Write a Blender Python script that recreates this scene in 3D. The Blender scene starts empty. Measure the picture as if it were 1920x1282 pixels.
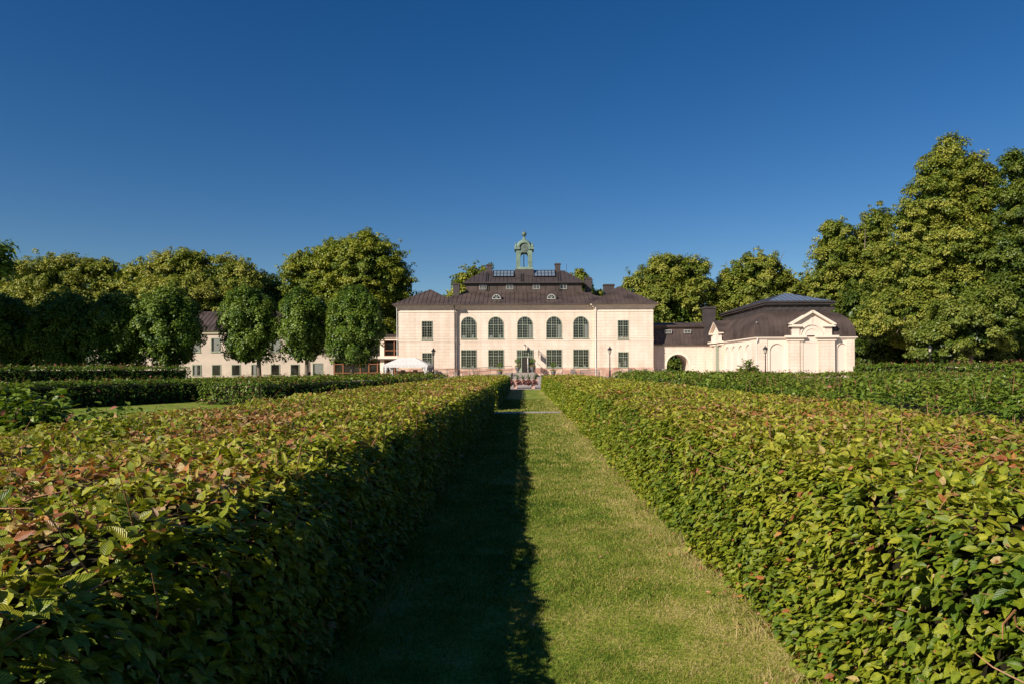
import bpy, bmesh, math, random
import numpy as np
from mathutils import Vector, Matrix
R = math.radians
scene = bpy.context.scene
COL = scene.collection

# ------------------------------------------------------------------ camera
EYE = 1.75
cam_d = bpy.data.cameras.new("camera"); cam = bpy.data.objects.new("camera", cam_d); COL.objects.link(cam)
cam.location = (0, 0, EYE); cam.rotation_euler = (R(90), R(0.25), 0)
cam_d.lens = 24; cam_d.sensor_width = 36
cam_d.shift_x = -21/1920; cam_d.shift_y = 51/1920
cam_d.clip_start = 0.05; cam_d.clip_end = 4000
scene.camera = cam

# ------------------------------------------------------------------ sky, sun, exposure
SUN = Vector((-1.15, -1.15, 1.0)).normalized()
EL = math.asin(SUN.z); AZ = math.atan2(SUN.x, SUN.y)
world = bpy.data.worlds.new("World"); scene.world = world; world.use_nodes = True
wn = world.node_tree; wn.nodes.clear()
sky = wn.nodes.new("ShaderNodeTexSky"); sky.sky_type = 'NISHITA'; sky.sun_disc = False
sky.sun_elevation = EL; sky.sun_rotation = AZ
sky.air_density = 1.0; sky.dust_density = 0.0; sky.ozone_density = 3.0; sky.altitude = 50
bg = wn.nodes.new("ShaderNodeBackground"); bg.inputs[1].default_value = 0.051
wo = wn.nodes.new("ShaderNodeOutputWorld")
hs = wn.nodes.new("ShaderNodeHueSaturation"); hs.inputs["Hue"].default_value = 0.508; hs.inputs["Saturation"].default_value = 1.36; hs.inputs["Value"].default_value = 1.0
wn.links.new(sky.outputs[0], hs.inputs["Color"]); wn.links.new(hs.outputs[0], bg.inputs[0]); wn.links.new(bg.outputs[0], wo.inputs[0])
sl = bpy.data.lights.new("sun", 'SUN'); sl.energy = 5.0; sl.angle = R(0.5); sl.color = (1.0, 0.92, 0.80)
sun = bpy.data.objects.new("sun", sl); COL.objects.link(sun)
sun.rotation_euler = (-SUN).to_track_quat('-Z', 'Y').to_euler(); sun.location = (-60, -60, 60)
vs = scene.view_settings
scene.display_settings.display_device = 'sRGB'
vs.view_transform = 'Standard'; vs.look = 'None'; vs.gamma = 1; vs.use_curve_mapping = False; vs.exposure = 0.62
scene.cycles.max_bounces = 6; scene.cycles.diffuse_bounces = 3; scene.cycles.transparent_max_bounces = 8

# ------------------------------------------------------------------ materials
def newmat(name):
    m = bpy.data.materials.new(name); m.use_nodes = True
    nt = m.node_tree; nt.nodes.clear()
    out = nt.nodes.new("ShaderNodeOutputMaterial")
    return m, nt, out
def N(nt, t, **kw):
    n = nt.nodes.new(t)
    for k, v in kw.items(): setattr(n, k, v)
    return n
def ramp(nt, stops, interp='LINEAR'):
    r = N(nt, "ShaderNodeValToRGB"); r.color_ramp.interpolation = interp
    e = r.color_ramp.elements
    while len(e) < len(stops): e.new(0.5)
    for i, (p, c) in enumerate(stops):
        e[i].position = p; e[i].color = (c[0], c[1], c[2], 1)
    return r
def plain(name, c, rough=0.6, metal=0.0, var=0.12, scale=3.0, bump=0.0, spec=0.4):
    m, nt, out = newmat(name)
    b = N(nt, "ShaderNodeBsdfPrincipled"); b.inputs["Roughness"].default_value = rough; b.inputs["Metallic"].default_value = metal
    b.inputs["Specular IOR Level"].default_value = spec
    tc = N(nt, "ShaderNodeTexCoord"); no = N(nt, "ShaderNodeTexNoise"); no.inputs["Scale"].default_value = scale; no.inputs["Detail"].default_value = 6
    nt.links.new(tc.outputs["Object"], no.inputs["Vector"])
    r = ramp(nt, [(0.3, [x*(1-var) for x in c]), (0.7, [min(1, x*(1+var)) for x in c])])
    nt.links.new(no.outputs[0], r.inputs[0]); nt.links.new(r.outputs[0], b.inputs["Base Color"])
    if bump:
        bp = N(nt, "ShaderNodeBump"); bp.inputs["Strength"].default_value = bump; bp.inputs["Distance"].default_value = 0.05
        nt.links.new(no.outputs[0], bp.inputs["Height"]); nt.links.new(bp.outputs[0], b.inputs["Normal"])
    nt.links.new(b.outputs[0], out.inputs[0])
    return m

def masonry(name, c1, c2, mortar, bw, bh, axes='xz', msize=0.012, rough=0.8, patch=None, bump=0.5):
    m, nt, out = newmat(name)
    b = N(nt, "ShaderNodeBsdfPrincipled"); b.inputs["Roughness"].default_value = rough; b.inputs["Specular IOR Level"].default_value = 0.25
    tc = N(nt, "ShaderNodeTexCoord"); sep = N(nt, "ShaderNodeSeparateXYZ"); cmb = N(nt, "ShaderNodeCombineXYZ")
    nt.links.new(tc.outputs["Object"], sep.inputs[0])
    add = N(nt, "ShaderNodeMath", operation='ADD')
    nt.links.new(sep.outputs[0], add.inputs[0]); nt.links.new(sep.outputs[1], add.inputs[1])
    nt.links.new(add.outputs[0], cmb.inputs[0]); nt.links.new(sep.outputs[2], cmb.inputs[1])
    br = N(nt, "ShaderNodeTexBrick"); br.inputs["Scale"].default_value = 1.0
    br.inputs["Color1"].default_value = (*c1, 1); br.inputs["Color2"].default_value = (*c2, 1); br.inputs["Mortar"].default_value = (*mortar, 1)
    br.inputs["Mortar Size"].default_value = msize; br.inputs["Mortar Smooth"].default_value = 0.3
    br.inputs["Brick Width"].default_value = bw; br.inputs["Row Height"].default_value = bh
    nt.links.new(cmb.outputs[0], br.inputs["Vector"])
    no = N(nt, "ShaderNodeTexNoise"); no.inputs["Scale"].default_value = 0.5; no.inputs["Detail"].default_value = 9; no.inputs["Roughness"].default_value = 0.65
    nt.links.new(tc.outputs["Object"], no.inputs["Vector"])
    r = ramp(nt, [(0.3, (0.88, 0.865, 0.84)), (0.72, (1.06, 1.06, 1.06))])
    nt.links.new(no.outputs[0], r.inputs[0])
    mx = N(nt, "ShaderNodeMix", data_type='RGBA', blend_type='MULTIPLY'); mx.inputs[0].default_value = 1
    nt.links.new(br.outputs[0], mx.inputs[6]); nt.links.new(r.outputs[0], mx.inputs[7])
    mp = N(nt, "ShaderNodeMapping"); mp.inputs["Scale"].default_value = (1.1, 1.1, 0.09); nt.links.new(tc.outputs["Object"], mp.inputs[0])
    n2 = N(nt, "ShaderNodeTexNoise"); n2.inputs["Scale"].default_value = 1.6; n2.inputs["Detail"].default_value = 5; nt.links.new(mp.outputs[0], n2.inputs["Vector"])
    r2 = ramp(nt, [(0.36, (0.90, 0.885, 0.86)), (0.56, (1.0, 1.0, 1.0))]); nt.links.new(n2.outputs[0], r2.inputs[0])
    mx2 = N(nt, "ShaderNodeMix", data_type='RGBA', blend_type='MULTIPLY'); mx2.inputs[0].default_value = 1
    nt.links.new(mx.outputs[2], mx2.inputs[6]); nt.links.new(r2.outputs[0], mx2.inputs[7]); mx = mx2
    nt.links.new(mx.outputs[2], b.inputs["Base Color"])
    bp = N(nt, "ShaderNodeBump"); bp.invert = True; bp.inputs["Strength"].default_value = bump; bp.inputs["Distance"].default_value = 0.03
    nt.links.new(br.outputs["Fac"], bp.inputs["Height"]); nt.links.new(bp.outputs[0], b.inputs["Normal"])
    nt.links.new(b.outputs[0], out.inputs[0])
    return m

def leafmat(name, greens, odd, trans=0.3, veins=False, rough=0.45, spec=0.35, vein_col=1.25):
    """greens / odd: ramps over the leaf's own random number: z in 0..1 green shades, 1..2 autumn shades"""
    m, nt, out = newmat(name)
    at = N(nt, "ShaderNodeAttribute"); at.attribute_name = "leaf"; at.attribute_type = 'GEOMETRY'
    sep = N(nt, "ShaderNodeSeparateXYZ"); nt.links.new(at.outputs["Vector"], sep.inputs[0])
    half = N(nt, "ShaderNodeMath", operation='MULTIPLY'); half.inputs[1].default_value = 0.5
    nt.links.new(sep.outputs[2], half.inputs[0])
    st = [(0.49*i/(len(greens)-1), g) for i, g in enumerate(greens)] + [(0.52+0.46*i/max(1, len(odd)-1), g) for i, g in enumerate(odd)]
    r = ramp(nt, st); nt.links.new(half.outputs[0], r.inputs[0])
    col = r.outputs[0]
    p = N(nt, "ShaderNodeBsdfPrincipled"); p.inputs["Roughness"].default_value = rough; p.inputs["Specular IOR Level"].default_value = spec
    if veins:
        ab = N(nt, "ShaderNodeMath", operation='ABSOLUTE'); nt.links.new(sep.outputs[0], ab.inputs[0])
        m1 = N(nt, "ShaderNodeMath", operation='MULTIPLY'); m1.inputs[1].default_value = -1.1; nt.links.new(ab.outputs[0], m1.inputs[0])
        a1 = N(nt, "ShaderNodeMath", operation='ADD'); nt.links.new(sep.outputs[1], a1.inputs[0]); nt.links.new(m1.outputs[0], a1.inputs[1])
        m2 = N(nt, "ShaderNodeMath", operation='MULTIPLY'); m2.inputs[1].default_value = 50.0; nt.links.new(a1.outputs[0], m2.inputs[0])
        sn = N(nt, "ShaderNodeMath", operation='SINE'); nt.links.new(m2.outputs[0], sn.inputs[0])
        bp = N(nt, "ShaderNodeBump"); bp.inputs["Strength"].default_value = 0.45; bp.inputs["Distance"].default_value = 0.003
        nt.links.new(sn.outputs[0], bp.inputs["Height"]); nt.links.new(bp.outputs[0], p.inputs["Normal"])
        mr = N(nt, "ShaderNodeMapRange"); mr.inputs[1].default_value = 0.0; mr.inputs[2].default_value = 0.03; mr.inputs[3].default_value = vein_col; mr.inputs[4].default_value = 1.0
        nt.links.new(ab.outputs[0], mr.inputs[0])
        mm = N(nt, "ShaderNodeMix", data_type='RGBA', blend_type='MULTIPLY'); mm.inputs[0].default_value = 1
        nt.links.new(col, mm.inputs[6]); nt.links.new(mr.outputs[0], mm.inputs[7]); col = mm.outputs[2]
        vr = N(nt, "ShaderNodeMapRange"); vr.inputs[1].default_value = -1; vr.inputs[2].default_value = 1; vr.inputs[3].default_value = 0.80; vr.inputs[4].default_value = 1.16
        nt.links.new(sn.outputs[0], vr.inputs[0])
        vm = N(nt, "ShaderNodeMix", data_type='RGBA', blend_type='MULTIPLY'); vm.inputs[0].default_value = 1
        nt.links.new(col, vm.inputs[6]); nt.links.new(vr.outputs[0], vm.inputs[7]); col = vm.outputs[2]
    tc = N(nt, "ShaderNodeTexCoord"); bl = N(nt, "ShaderNodeTexNoise"); bl.inputs["Scale"].default_value = 55 if veins else 9; bl.inputs["Detail"].default_value = 3
    nt.links.new(tc.outputs["Object"], bl.inputs["Vector"])
    br = ramp(nt, [(0.36, (0.72, 0.74, 0.7)), (0.6, (1.08, 1.06, 1.04))]); nt.links.new(bl.outputs[0], br.inputs[0])
    bm_ = N(nt, "ShaderNodeMix", data_type='RGBA', blend_type='MULTIPLY'); bm_.inputs[0].default_value = 1
    nt.links.new(col, bm_.inputs[6]); nt.links.new(br.outputs[0], bm_.inputs[7]); col = bm_.outputs[2]
    nt.links.new(col, p.inputs["Base Color"])
    tl = N(nt, "ShaderNodeBsdfTranslucent")
    ty = N(nt, "ShaderNodeMix", data_type='RGBA', blend_type='MULTIPLY'); ty.inputs[0].default_value = 1; ty.inputs[7].default_value = (1.3, 1.35, 0.5, 1)
    nt.links.new(col, ty.inputs[6]); nt.links.new(ty.outputs[2], tl.inputs[0])
    mix = N(nt, "ShaderNodeMixShader"); mix.inputs[0].default_value = trans
    nt.links.new(p.outputs[0], mix.inputs[1]); nt.links.new(tl.outputs[0], mix.inputs[2]); nt.links.new(mix.outputs[0], out.inputs[0])
    return m

M = {}
CREAM1, CREAM2, CREAMM = (0.70, 0.575, 0.475), (0.67, 0.545, 0.45), (0.58, 0.465, 0.38)
M['wall'] = masonry('cream_plaster_blocks', CREAM1, CREAM2, CREAMM, 1.3, 0.42, msize=0.016)
M['wallfine'] = masonry('cream_plaster_courses', CREAM1, CREAM2, (0.62, 0.50, 0.41), 1.6, 0.42, msize=0.012)
M['cream'] = plain('cream_plaster', (0.70, 0.58, 0.475), 0.8, var=0.05, scale=0.8)
M['cream2'] = plain('pale_plaster_panel', (0.65, 0.53, 0.445), 0.85, var=0.04, scale=0.7)
M['annexwall'] = plain('annex_shaded_plaster', (0.46, 0.37, 0.305), 0.85, var=0.1, scale=0.6)  # plaster greyed and darkened so its colour carries some shade
M['plinth'] = masonry('red_sandstone', (0.38, 0.20, 0.15), (0.64, 0.475, 0.37), (0.42, 0.3, 0.24), 1.0, 0.44, msize=0.01, bump=0.3)
M['roof'] = plain('brown_metal_roof', (0.066, 0.047, 0.040), 0.5, var=0.4, scale=0.5, spec=0.3)
M['roofdark'] = plain('dark_roof_trim', (0.05, 0.038, 0.036), 0.5, var=0.2, scale=1)
M['roofblue'] = plain('slate_dark_roof', (0.036, 0.034, 0.038), 0.5, var=0.3, scale=1, spec=0.22)
M['green'] = plain('sage_green_paint', (0.25, 0.275, 0.20), 0.5, var=0.08)
M['white'] = plain('white_paint', (0.40, 0.39, 0.36), 0.5, var=0.04)
M['verdigris'] = plain('verdigris_copper', (0.145, 0.205, 0.16), 0.65, var=0.35, scale=1.6, bump=0.2)
M['verdark'] = plain('dark_copper', (0.10, 0.13, 0.11), 0.55, var=0.3, scale=4)
M['black'] = plain('black_iron', (0.012, 0.012, 0.013), 0.4, var=0.1)
M['rail'] = plain('grey_brown_rail', (0.09, 0.065, 0.055), 0.5)
M['timber'] = plain('orange_brown_timber', (0.20, 0.075, 0.03), 0.5, var=0.2, scale=5)
M['greywood'] = plain('weathered_grey_wood', (0.17, 0.14, 0.125), 0.75, var=0.25, scale=8)
M['canvas'] = plain('white_canvas', (0.54, 0.525, 0.51), 0.9, var=0.08)
M['stone'] = plain('pink_stone', (0.50, 0.30, 0.235), 0.8, var=0.18, scale=4, bump=0.2)
M['pipe'] = plain('white_enamel', (0.64, 0.60, 0.55), 0.5, var=0.05)
M['step'] = plain('grey_step_stone', (0.27, 0.225, 0.20), 0.85, var=0.12, scale=3)
M['zinc'] = plain('grey_urn', (0.13, 0.125, 0.125), 0.6, var=0.15)
M['curtain'] = plain('curtain_cloth', (0.17, 0.17, 0.155), 0.9, var=0.25, scale=6)
M['lampglass'] = plain('frosted_lamp_glass', (0.62, 0.56, 0.45), 0.2, var=0.03)
M['dark'] = plain('unlit_interior_paint', (0.02, 0.015, 0.012), 0.8)  # near-black colour stands in for unlit rooms
M['bark'] = plain('grey_bark', (0.12, 0.095, 0.07), 0.9, var=0.35, scale=6, bump=0.6)
M['core_twig'] = plain('dark_core_and_twigs', (0.02, 0.017, 0.009), 0.95, var=0.4, scale=20, spec=0.1)  # darkened so the hedge core reads as shadow; also colours real stems
M['shoot'] = plain('orange_brown_shoots', (0.27, 0.125, 0.055), 0.6, var=0.4, scale=9)
M['stem'] = plain('green_stem', (0.10, 0.10, 0.04), 0.7)
def glass(name, c, rough=0.06, spec=0.5):
    m, nt, out = newmat(name)
    b = N(nt, "ShaderNodeBsdfPrincipled"); b.inputs["Base Color"].default_value = (*c, 1); b.inputs["Roughness"].default_value = rough
    b.inputs["Specular IOR Level"].default_value = spec
    tc = N(nt, "ShaderNodeTexCoord"); no = N(nt, "ShaderNodeTexNoise"); no.inputs["Scale"].default_value = 1.7; no.inputs["Detail"].default_value = 2
    nt.links.new(tc.outputs["Object"], no.inputs["Vector"])
    bp = N(nt, "ShaderNodeBump"); bp.inputs["Strength"].default_value = 0.06; bp.inputs["Distance"].default_value = 0.1
    nt.links.new(no.outputs[0], bp.inputs["Height"]); nt.links.new(bp.outputs[0], b.inputs["Normal"])
    nt.links.new(b.outputs[0], out.inputs[0]); return m
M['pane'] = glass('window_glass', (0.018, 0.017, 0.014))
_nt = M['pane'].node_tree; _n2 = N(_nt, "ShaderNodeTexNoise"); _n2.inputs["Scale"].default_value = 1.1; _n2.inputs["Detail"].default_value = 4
_r2 = ramp(_nt, [(0.40, (0.008, 0.008, 0.007)), (0.6, (0.016, 0.014, 0.012)), (0.74, (0.045, 0.045, 0.045))])  # mottled base tones imitate varied reflections in the panes
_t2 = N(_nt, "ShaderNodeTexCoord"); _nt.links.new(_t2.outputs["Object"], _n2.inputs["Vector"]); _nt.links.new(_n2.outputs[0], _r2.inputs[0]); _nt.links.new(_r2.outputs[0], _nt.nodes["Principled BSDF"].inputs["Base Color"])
M['skytint_pane'] = glass('sky_tinted_skylight_glass', (0.28, 0.35, 0.42), 0.1, 0.9); M['skytint_pane'].node_tree.nodes['Principled BSDF'].inputs['Metallic'].default_value = 0.5  # blue sky reflection partly put into the base colour

# leaves
M['hornbeam'] = leafmat('hornbeam_leaves',
    [(0.026, 0.068, 0.006), (0.080, 0.142, 0.008), (0.180, 0.225, 0.013), (0.305, 0.312, 0.022), (0.45, 0.40, 0.055)],
    [(0.38, 0.28, 0.06), (0.44, 0.33, 0.15), (0.44, 0.19, 0.05), (0.29, 0.085, 0.028), (0.42, 0.23, 0.10)], trans=0.22, veins=True, rough=0.42, spec=0.38)
M['rose'] = leafmat('rose_leaves', [(0.022, 0.058, 0.008), (0.055, 0.11, 0.010), (0.115, 0.175, 0.016), (0.19, 0.23, 0.025)],
    [(0.20, 0.12, 0.04), (0.32, 0.10, 0.07), (0.40, 0.14, 0.12)], trans=0.22)
M['linden'] = leafmat('linden_leaves', [(0.05, 0.09, 0.009), (0.145, 0.185, 0.018), (0.255, 0.265, 0.034), (0.36, 0.335, 0.068)],
    [(0.24, 0.2, 0.07), (0.2, 0.13, 0.05)], trans=0.22, rough=0.55)
M['beech'] = leafmat('beech_leaves', [(0.055, 0.10, 0.01), (0.13, 0.175, 0.014), (0.21, 0.235, 0.02), (0.31, 0.295, 0.032)],
    [(0.24, 0.2, 0.04), (0.2, 0.13, 0.05)], trans=0.25, rough=0.5)
M['greentree'] = leafmat('deep_green_leaves', [(0.03, 0.06, 0.009), (0.072, 0.112, 0.013), (0.13, 0.165, 0.021), (0.19, 0.21, 0.035)],
    [(0.2, 0.2, 0.05), (0.2, 0.13, 0.05)], trans=0.22, rough=0.45)
M['clipped'] = leafmat('clipped_linden_leaves', [(0.026, 0.06, 0.008), (0.07, 0.125, 0.012), (0.135, 0.2, 0.022), (0.21, 0.26, 0.04)],
    [(0.18, 0.18, 0.05), (0.2, 0.13, 0.05)], trans=0.2, rough=0.45)
M['topiary'] = leafmat('topiary_leaves', [(0.05, 0.10, 0.01), (0.09, 0.15, 0.015), (0.14, 0.19, 0.02)], [(0.45, 0.22, 0.12), (0.5, 0.25, 0.15)], trans=0.2)
M['yucca'] = leafmat('spiky_leaves', [(0.07, 0.12, 0.04), (0.11, 0.17, 0.06), (0.15, 0.2, 0.09)], [(0.2, 0.2, 0.1), (0.2, 0.2, 0.1)], trans=0.15)
M['redleaf'] = leafmat('dark_red_leaves', [(0.075, 0.014, 0.013), (0.11, 0.024, 0.02), (0.15, 0.042, 0.03)], [(0.2, 0.06, 0.03), (0.2, 0.06, 0.03)], trans=0.2)
M['deadleaf'] = leafmat('fallen_leaf', [(0.20, 0.09, 0.04), (0.30, 0.14, 0.06), (0.36, 0.2, 0.1)], [(0.2, 0.06, 0.03), (0.2, 0.06, 0.03)], trans=0.1)

def grass_mat(name, blades):
    m, nt, out = newmat(name)
    tc = N(nt, "ShaderNodeTexCoord")
    def noise(s, d, det=5):
        n = N(nt, "ShaderNodeTexNoise"); n.inputs["Scale"].default_value = s; n.inputs["Detail"].default_value = det; n.inputs["Roughness"].default_value = 0.6
        mp = N(nt, "ShaderNodeMapping"); mp.inputs["Location"].default_value = (d, d*1.7, 0)
        nt.links.new(tc.outputs["Object"], mp.inputs[0]); nt.links.new(mp.outputs[0], n.inputs["Vector"]); return n
    n1, n2, n3 = noise(0.55, 3), noise(2.3, 9, 6), noise(26, 1, 4)
    a = N(nt, "ShaderNodeMath", operation='MULTIPLY'); a.inputs[1].default_value = 0.5; nt.links.new(n1.outputs[0], a.inputs[0])
    b = N(nt, "ShaderNodeMath", operation='MULTIPLY_ADD'); b.inputs[1].default_value = 0.5; nt.links.new(n2.outputs[0], b.inputs[0]); nt.links.new(a.outputs[0], b.inputs[2])
    src = b.outputs[0]
    if blades:
        at = N(nt, "ShaderNodeAttribute"); at.attribute_name = "leaf"; sp = N(nt, "ShaderNodeSeparateXYZ"); nt.links.new(at.outputs["Vector"], sp.inputs[0])
        c = N(nt, "ShaderNodeMath", operation='MULTIPLY_ADD'); c.inputs[1].default_value = 0.40; nt.links.new(sp.outputs[2], c.inputs[0]); nt.links.new(src, c.inputs[2])
        d = N(nt, "ShaderNodeMath", operation='SUBTRACT'); d.inputs[1].default_value = 0.20; nt.links.new(c.outputs[0], d.inputs[0]); src = d.outputs[0]
    else:
        c = N(nt, "ShaderNodeMath", operation='MULTIPLY_ADD'); c.inputs[1].default_value = 0.5; nt.links.new(n3.outputs[0], c.inputs[0]); nt.links.new(src, c.inputs[2])
        d = N(nt, "ShaderNodeMath", operation='SUBTRACT'); d.inputs[1].default_value = 0.25; nt.links.new(c.outputs[0], d.inputs[0]); src = d.outputs[0]
    # trodden, dried turf along the foot of the sunny hedge and in a faint line down the walk
    sx = N(nt, "ShaderNodeSeparateXYZ"); nt.links.new(tc.outputs["Object"], sx.inputs[0])
    w1 = N(nt, "ShaderNodeMapRange"); w1.inputs[1].default_value = 0.85; w1.inputs[2].default_value = 1.6; w1.inputs[3].default_value = 0.0; w1.inputs[4].default_value = 0.10; nt.links.new(sx.outputs[0], w1.inputs[0])
    wy = N(nt, "ShaderNodeMath", operation='LESS_THAN'); wy.inputs[1].default_value = 60; nt.links.new(sx.outputs[1], wy.inputs[0])
    wx = N(nt, "ShaderNodeMath", operation='LESS_THAN'); wx.inputs[1].default_value = 2.5; nt.links.new(sx.outputs[0], wx.inputs[0])
    w2 = N(nt, "ShaderNodeMath", operation='MULTIPLY'); nt.links.new(wy.outputs[0], w2.inputs[0]); nt.links.new(wx.outputs[0], w2.inputs[1])
    w3 = N(nt, "ShaderNodeMath", operation='MULTIPLY_ADD'); nt.links.new(w1.outputs[0], w3.inputs[0]); nt.links.new(w2.outputs[0], w3.inputs[1]); nt.links.new(src, w3.inputs[2]); src = w3.outputs[0]
    r = ramp(nt, [(0.30, (0.04, 0.078, 0.008)), (0.43, (0.105, 0.165, 0.012)), (0.54, (0.20, 0.225, 0.027)), (0.64, (0.34, 0.29, 0.08)), (0.75, (0.46, 0.36, 0.17))])
    nt.links.new(src, r.inputs[0])
    p = N(nt, "ShaderNodeBsdfPrincipled"); p.inputs["Roughness"].default_value = 0.7; p.inputs["Specular IOR Level"].default_value = 0.2
    nt.links.new(r.outputs[0], p.inputs["Base Color"])
    if blades:
        t = N(nt, "ShaderNodeBsdfTranslucent"); nt.links.new(r.outputs[0], t.inputs[0])
        mx = N(nt, "ShaderNodeMixShader"); mx.inputs[0].default_value = 0.3
        nt.links.new(p.outputs[0], mx.inputs[1]); nt.links.new(t.outputs[0], mx.inputs[2]); nt.links.new(mx.outputs[0], out.inputs[0])
    else:
        bp = N(nt, "ShaderNodeBump"); bp.inputs["Strength"].default_value = 0.6; bp.inputs["Distance"].default_value = 0.04
        nt.links.new(n3.outputs[0], bp.inputs["Height"]); nt.links.new(bp.outputs[0], p.inputs["Normal"]); nt.links.new(p.outputs[0], out.inputs[0])
    return m
M['lawn'] = grass_mat('lawn_ground', False); M['grass'] = grass_mat('grass_blades', True)
def gravel_mat():
    m, nt, out = newmat('pinkish_gravel')
    tc = N(nt, "ShaderNodeTexCoord"); v = N(nt, "ShaderNodeTexVoronoi"); v.inputs["Scale"].default_value = 28
    no = N(nt, "ShaderNodeTexNoise"); no.inputs["Scale"].default_value = 0.4; no.inputs["Detail"].default_value = 7
    nt.links.new(tc.outputs["Object"], v.inputs["Vector"]); nt.links.new(tc.outputs["Object"], no.inputs["Vector"])
    r1 = ramp(nt, [(0.1, (0.24, 0.20, 0.185)), (0.9, (0.42, 0.36, 0.33))]); nt.links.new(v.outputs["Color"], r1.inputs[0])
    r2 = ramp(nt, [(0.35, (0.8, 0.8, 0.8)), (0.65, (1.1, 1.08, 1.05))]); nt.links.new(no.outputs[0], r2.inputs[0])
    mx = N(nt, "ShaderNodeMix", data_type='RGBA', blend_type='MULTIPLY'); mx.inputs[0].default_value = 1
    nt.links.new(r1.outputs[0], mx.inputs[6]); nt.links.new(r2.outputs[0], mx.inputs[7])
    p = N(nt, "ShaderNodeBsdfPrincipled"); p.inputs["Roughness"].default_value = 0.9
    bp = N(nt, "ShaderNodeBump"); bp.inputs["Strength"].default_value = 0.5; bp.inputs["Distance"].default_value = 0.02
    nt.links.new(v.outputs["Distance"], bp.inputs["Height"]); nt.links.new(bp.outputs[0], p.inputs["Normal"])
    nt.links.new(mx.outputs[2], p.inputs["Base Color"]); nt.links.new(p.outputs[0], out.inputs[0]); return m
M['gravel'] = gravel_mat()

# ------------------------------------------------------------------ object helpers
def origin(o):
    v = Vector((0, 0, 0))
    while o is not None: v = v + o.location; o = o.parent
    return v
class MB:
    """collects shapes in world metres; build() links them as ONE mesh object, relative to its parent"""
    def __init__(s): s.v = []; s.f = []
    def add(s, vs, fs):
        b = len(s.v); s.v += [tuple(x) for x in vs]; s.f += [tuple(b+i for i in f) for f in fs]; return s
    def box(s, x0, x1, y0, y1, z0, z1):
        return s.add([(x0,y0,z0),(x1,y0,z0),(x1,y1,z0),(x0,y1,z0),(x0,y0,z1),(x1,y0,z1),(x1,y1,z1),(x0,y1,z1)],
                     [(0,3,2,1),(4,5,6,7),(0,1,5,4),(1,2,6,5),(2,3,7,6),(3,0,4,7)])
    def bar(s, a, b, w, h=None, up=(0,0,1)):
        a, b = Vector(a), Vector(b); d = (b-a).normalized(); h = h or w; up = Vector(up)
        if abs(d.dot(up)) > 0.98: up = Vector((0,1,0))
        x = d.cross(up).normalized(); y = x.cross(d).normalized()
        c = [(-1,-1),(1,-1),(1,1),(-1,1)]
        vs = [p + x*i*w/2 + y*j*h/2 for p in (a, b) for i, j in c]
        return s.add(vs, [(3,2,1,0),(4,5,6,7),(0,1,5,4),(1,2,6,5),(2,3,7,6),(3,0,4,7)])
    def tube(s, pts, rad, n=8):
        pts = [Vector(p) for p in pts]
        rad = list(rad) if hasattr(rad, '__len__') else [rad]*len(pts)
        vs = []; fs = []
        for i, p in enumerate(pts):
            d = (pts[min(i+1, len(pts)-1)] - pts[max(i-1, 0)]).normalized()
            u = Vector((1,0,0)) if abs(d.x) < 0.9 else Vector((0,1,0))
            x = d.cross(u).normalized(); y = d.cross(x)
            for k in range(n):
                a = 2*math.pi*k/n; vs.append(p + (x*math.cos(a) + y*math.sin(a))*rad[i])
        for i in range(len(pts)-1):
            for k in range(n):
                k2 = (k+1) % n; fs.append((i*n+k, i*n+k2, (i+1)*n+k2, (i+1)*n+k))
        fs += [tuple(range(n))[::-1], tuple((len(pts)-1)*n + k for k in range(n))]
        return s.add(vs, fs)
    def lathe(s, cx, cy, prof, n=16):
        vs = []; fs = []
        for r, z in prof:
            for k in range(n):
                a = 2*math.pi*(k+0.5)/n; vs.append((cx + r*math.cos(a), cy + r*math.sin(a), z))
        for i in range(len(prof)-1):
            for k in range(n):
                k2 = (k+1) % n; fs.append((i*n+k, i*n+k2, (i+1)*n+k2, (i+1)*n+k))
        fs += [tuple(range(n))[::-1], tuple((len(prof)-1)*n + k for k in range(n))]
        return s.add(vs, fs)
    def ball(s, c, r, n=12, sz=1.0):
        m = max(5, n//2 + 1)
        return s.lathe(c[0], c[1], [(max(1e-3, r*math.sin(math.pi*i/m)), c[2] - r*sz*math.cos(math.pi*i/m)) for i in range(m+1)], n)
    def prism(s, poly, y0, y1, axis='y'):
        """polygon in (x,z) extruded along y (or polygon in (y,z) extruded along x)"""
        n = len(poly)
        if axis == 'y': vs = [(x, y0, z) for x, z in poly] + [(x, y1, z) for x, z in poly]
        else: vs = [(y0, a, z) for a, z in poly] + [(y1, a, z) for a, z in poly]
        return s.add(vs, [tuple(range(n)), tuple(range(2*n-1, n-1, -1))] + [(i, i+n, (i+1) % n + n, (i+1) % n) for i in range(n)])
    def build(s, name, mat, parent=None, smooth=False):
        o_ = origin(parent)
        me = bpy.data.meshes.new(name); me.from_pydata([(x-o_.x, y-o_.y, z-o_.z) for x, y, z in s.v], [], s.f)
        bm = bmesh.new(); bm.from_mesh(me); bmesh.ops.recalc_face_normals(bm, faces=bm.faces); bm.to_mesh(me); bm.free()
        if smooth:
            me.polygons.foreach_set("use_smooth", [True]*len(me.polygons))
        me.materials.append(mat)
        o = bpy.data.objects.new(name, me); COL.objects.link(o); o.parent = parent
        return o
def thing(name, label, cat, loc, group=None):
    o = bpy.data.objects.new(name, None); COL.objects.link(o); o.location = loc; o.empty_display_size = 0.2
    o['label'] = label; o['category'] = cat
    if group: o['group'] = group
    return o
def tag(o, label, cat, group=None):
    o['label'] = label; o['category'] = cat
    if group: o['group'] = group
    return o
def kind(o, k): o['kind'] = k; return o
def copy_tree(o, parent=None):
    c = o.copy(); COL.objects.link(c); c.parent = parent
    for ch in list(o.children): copy_tree(ch, c)
    return c
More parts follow.
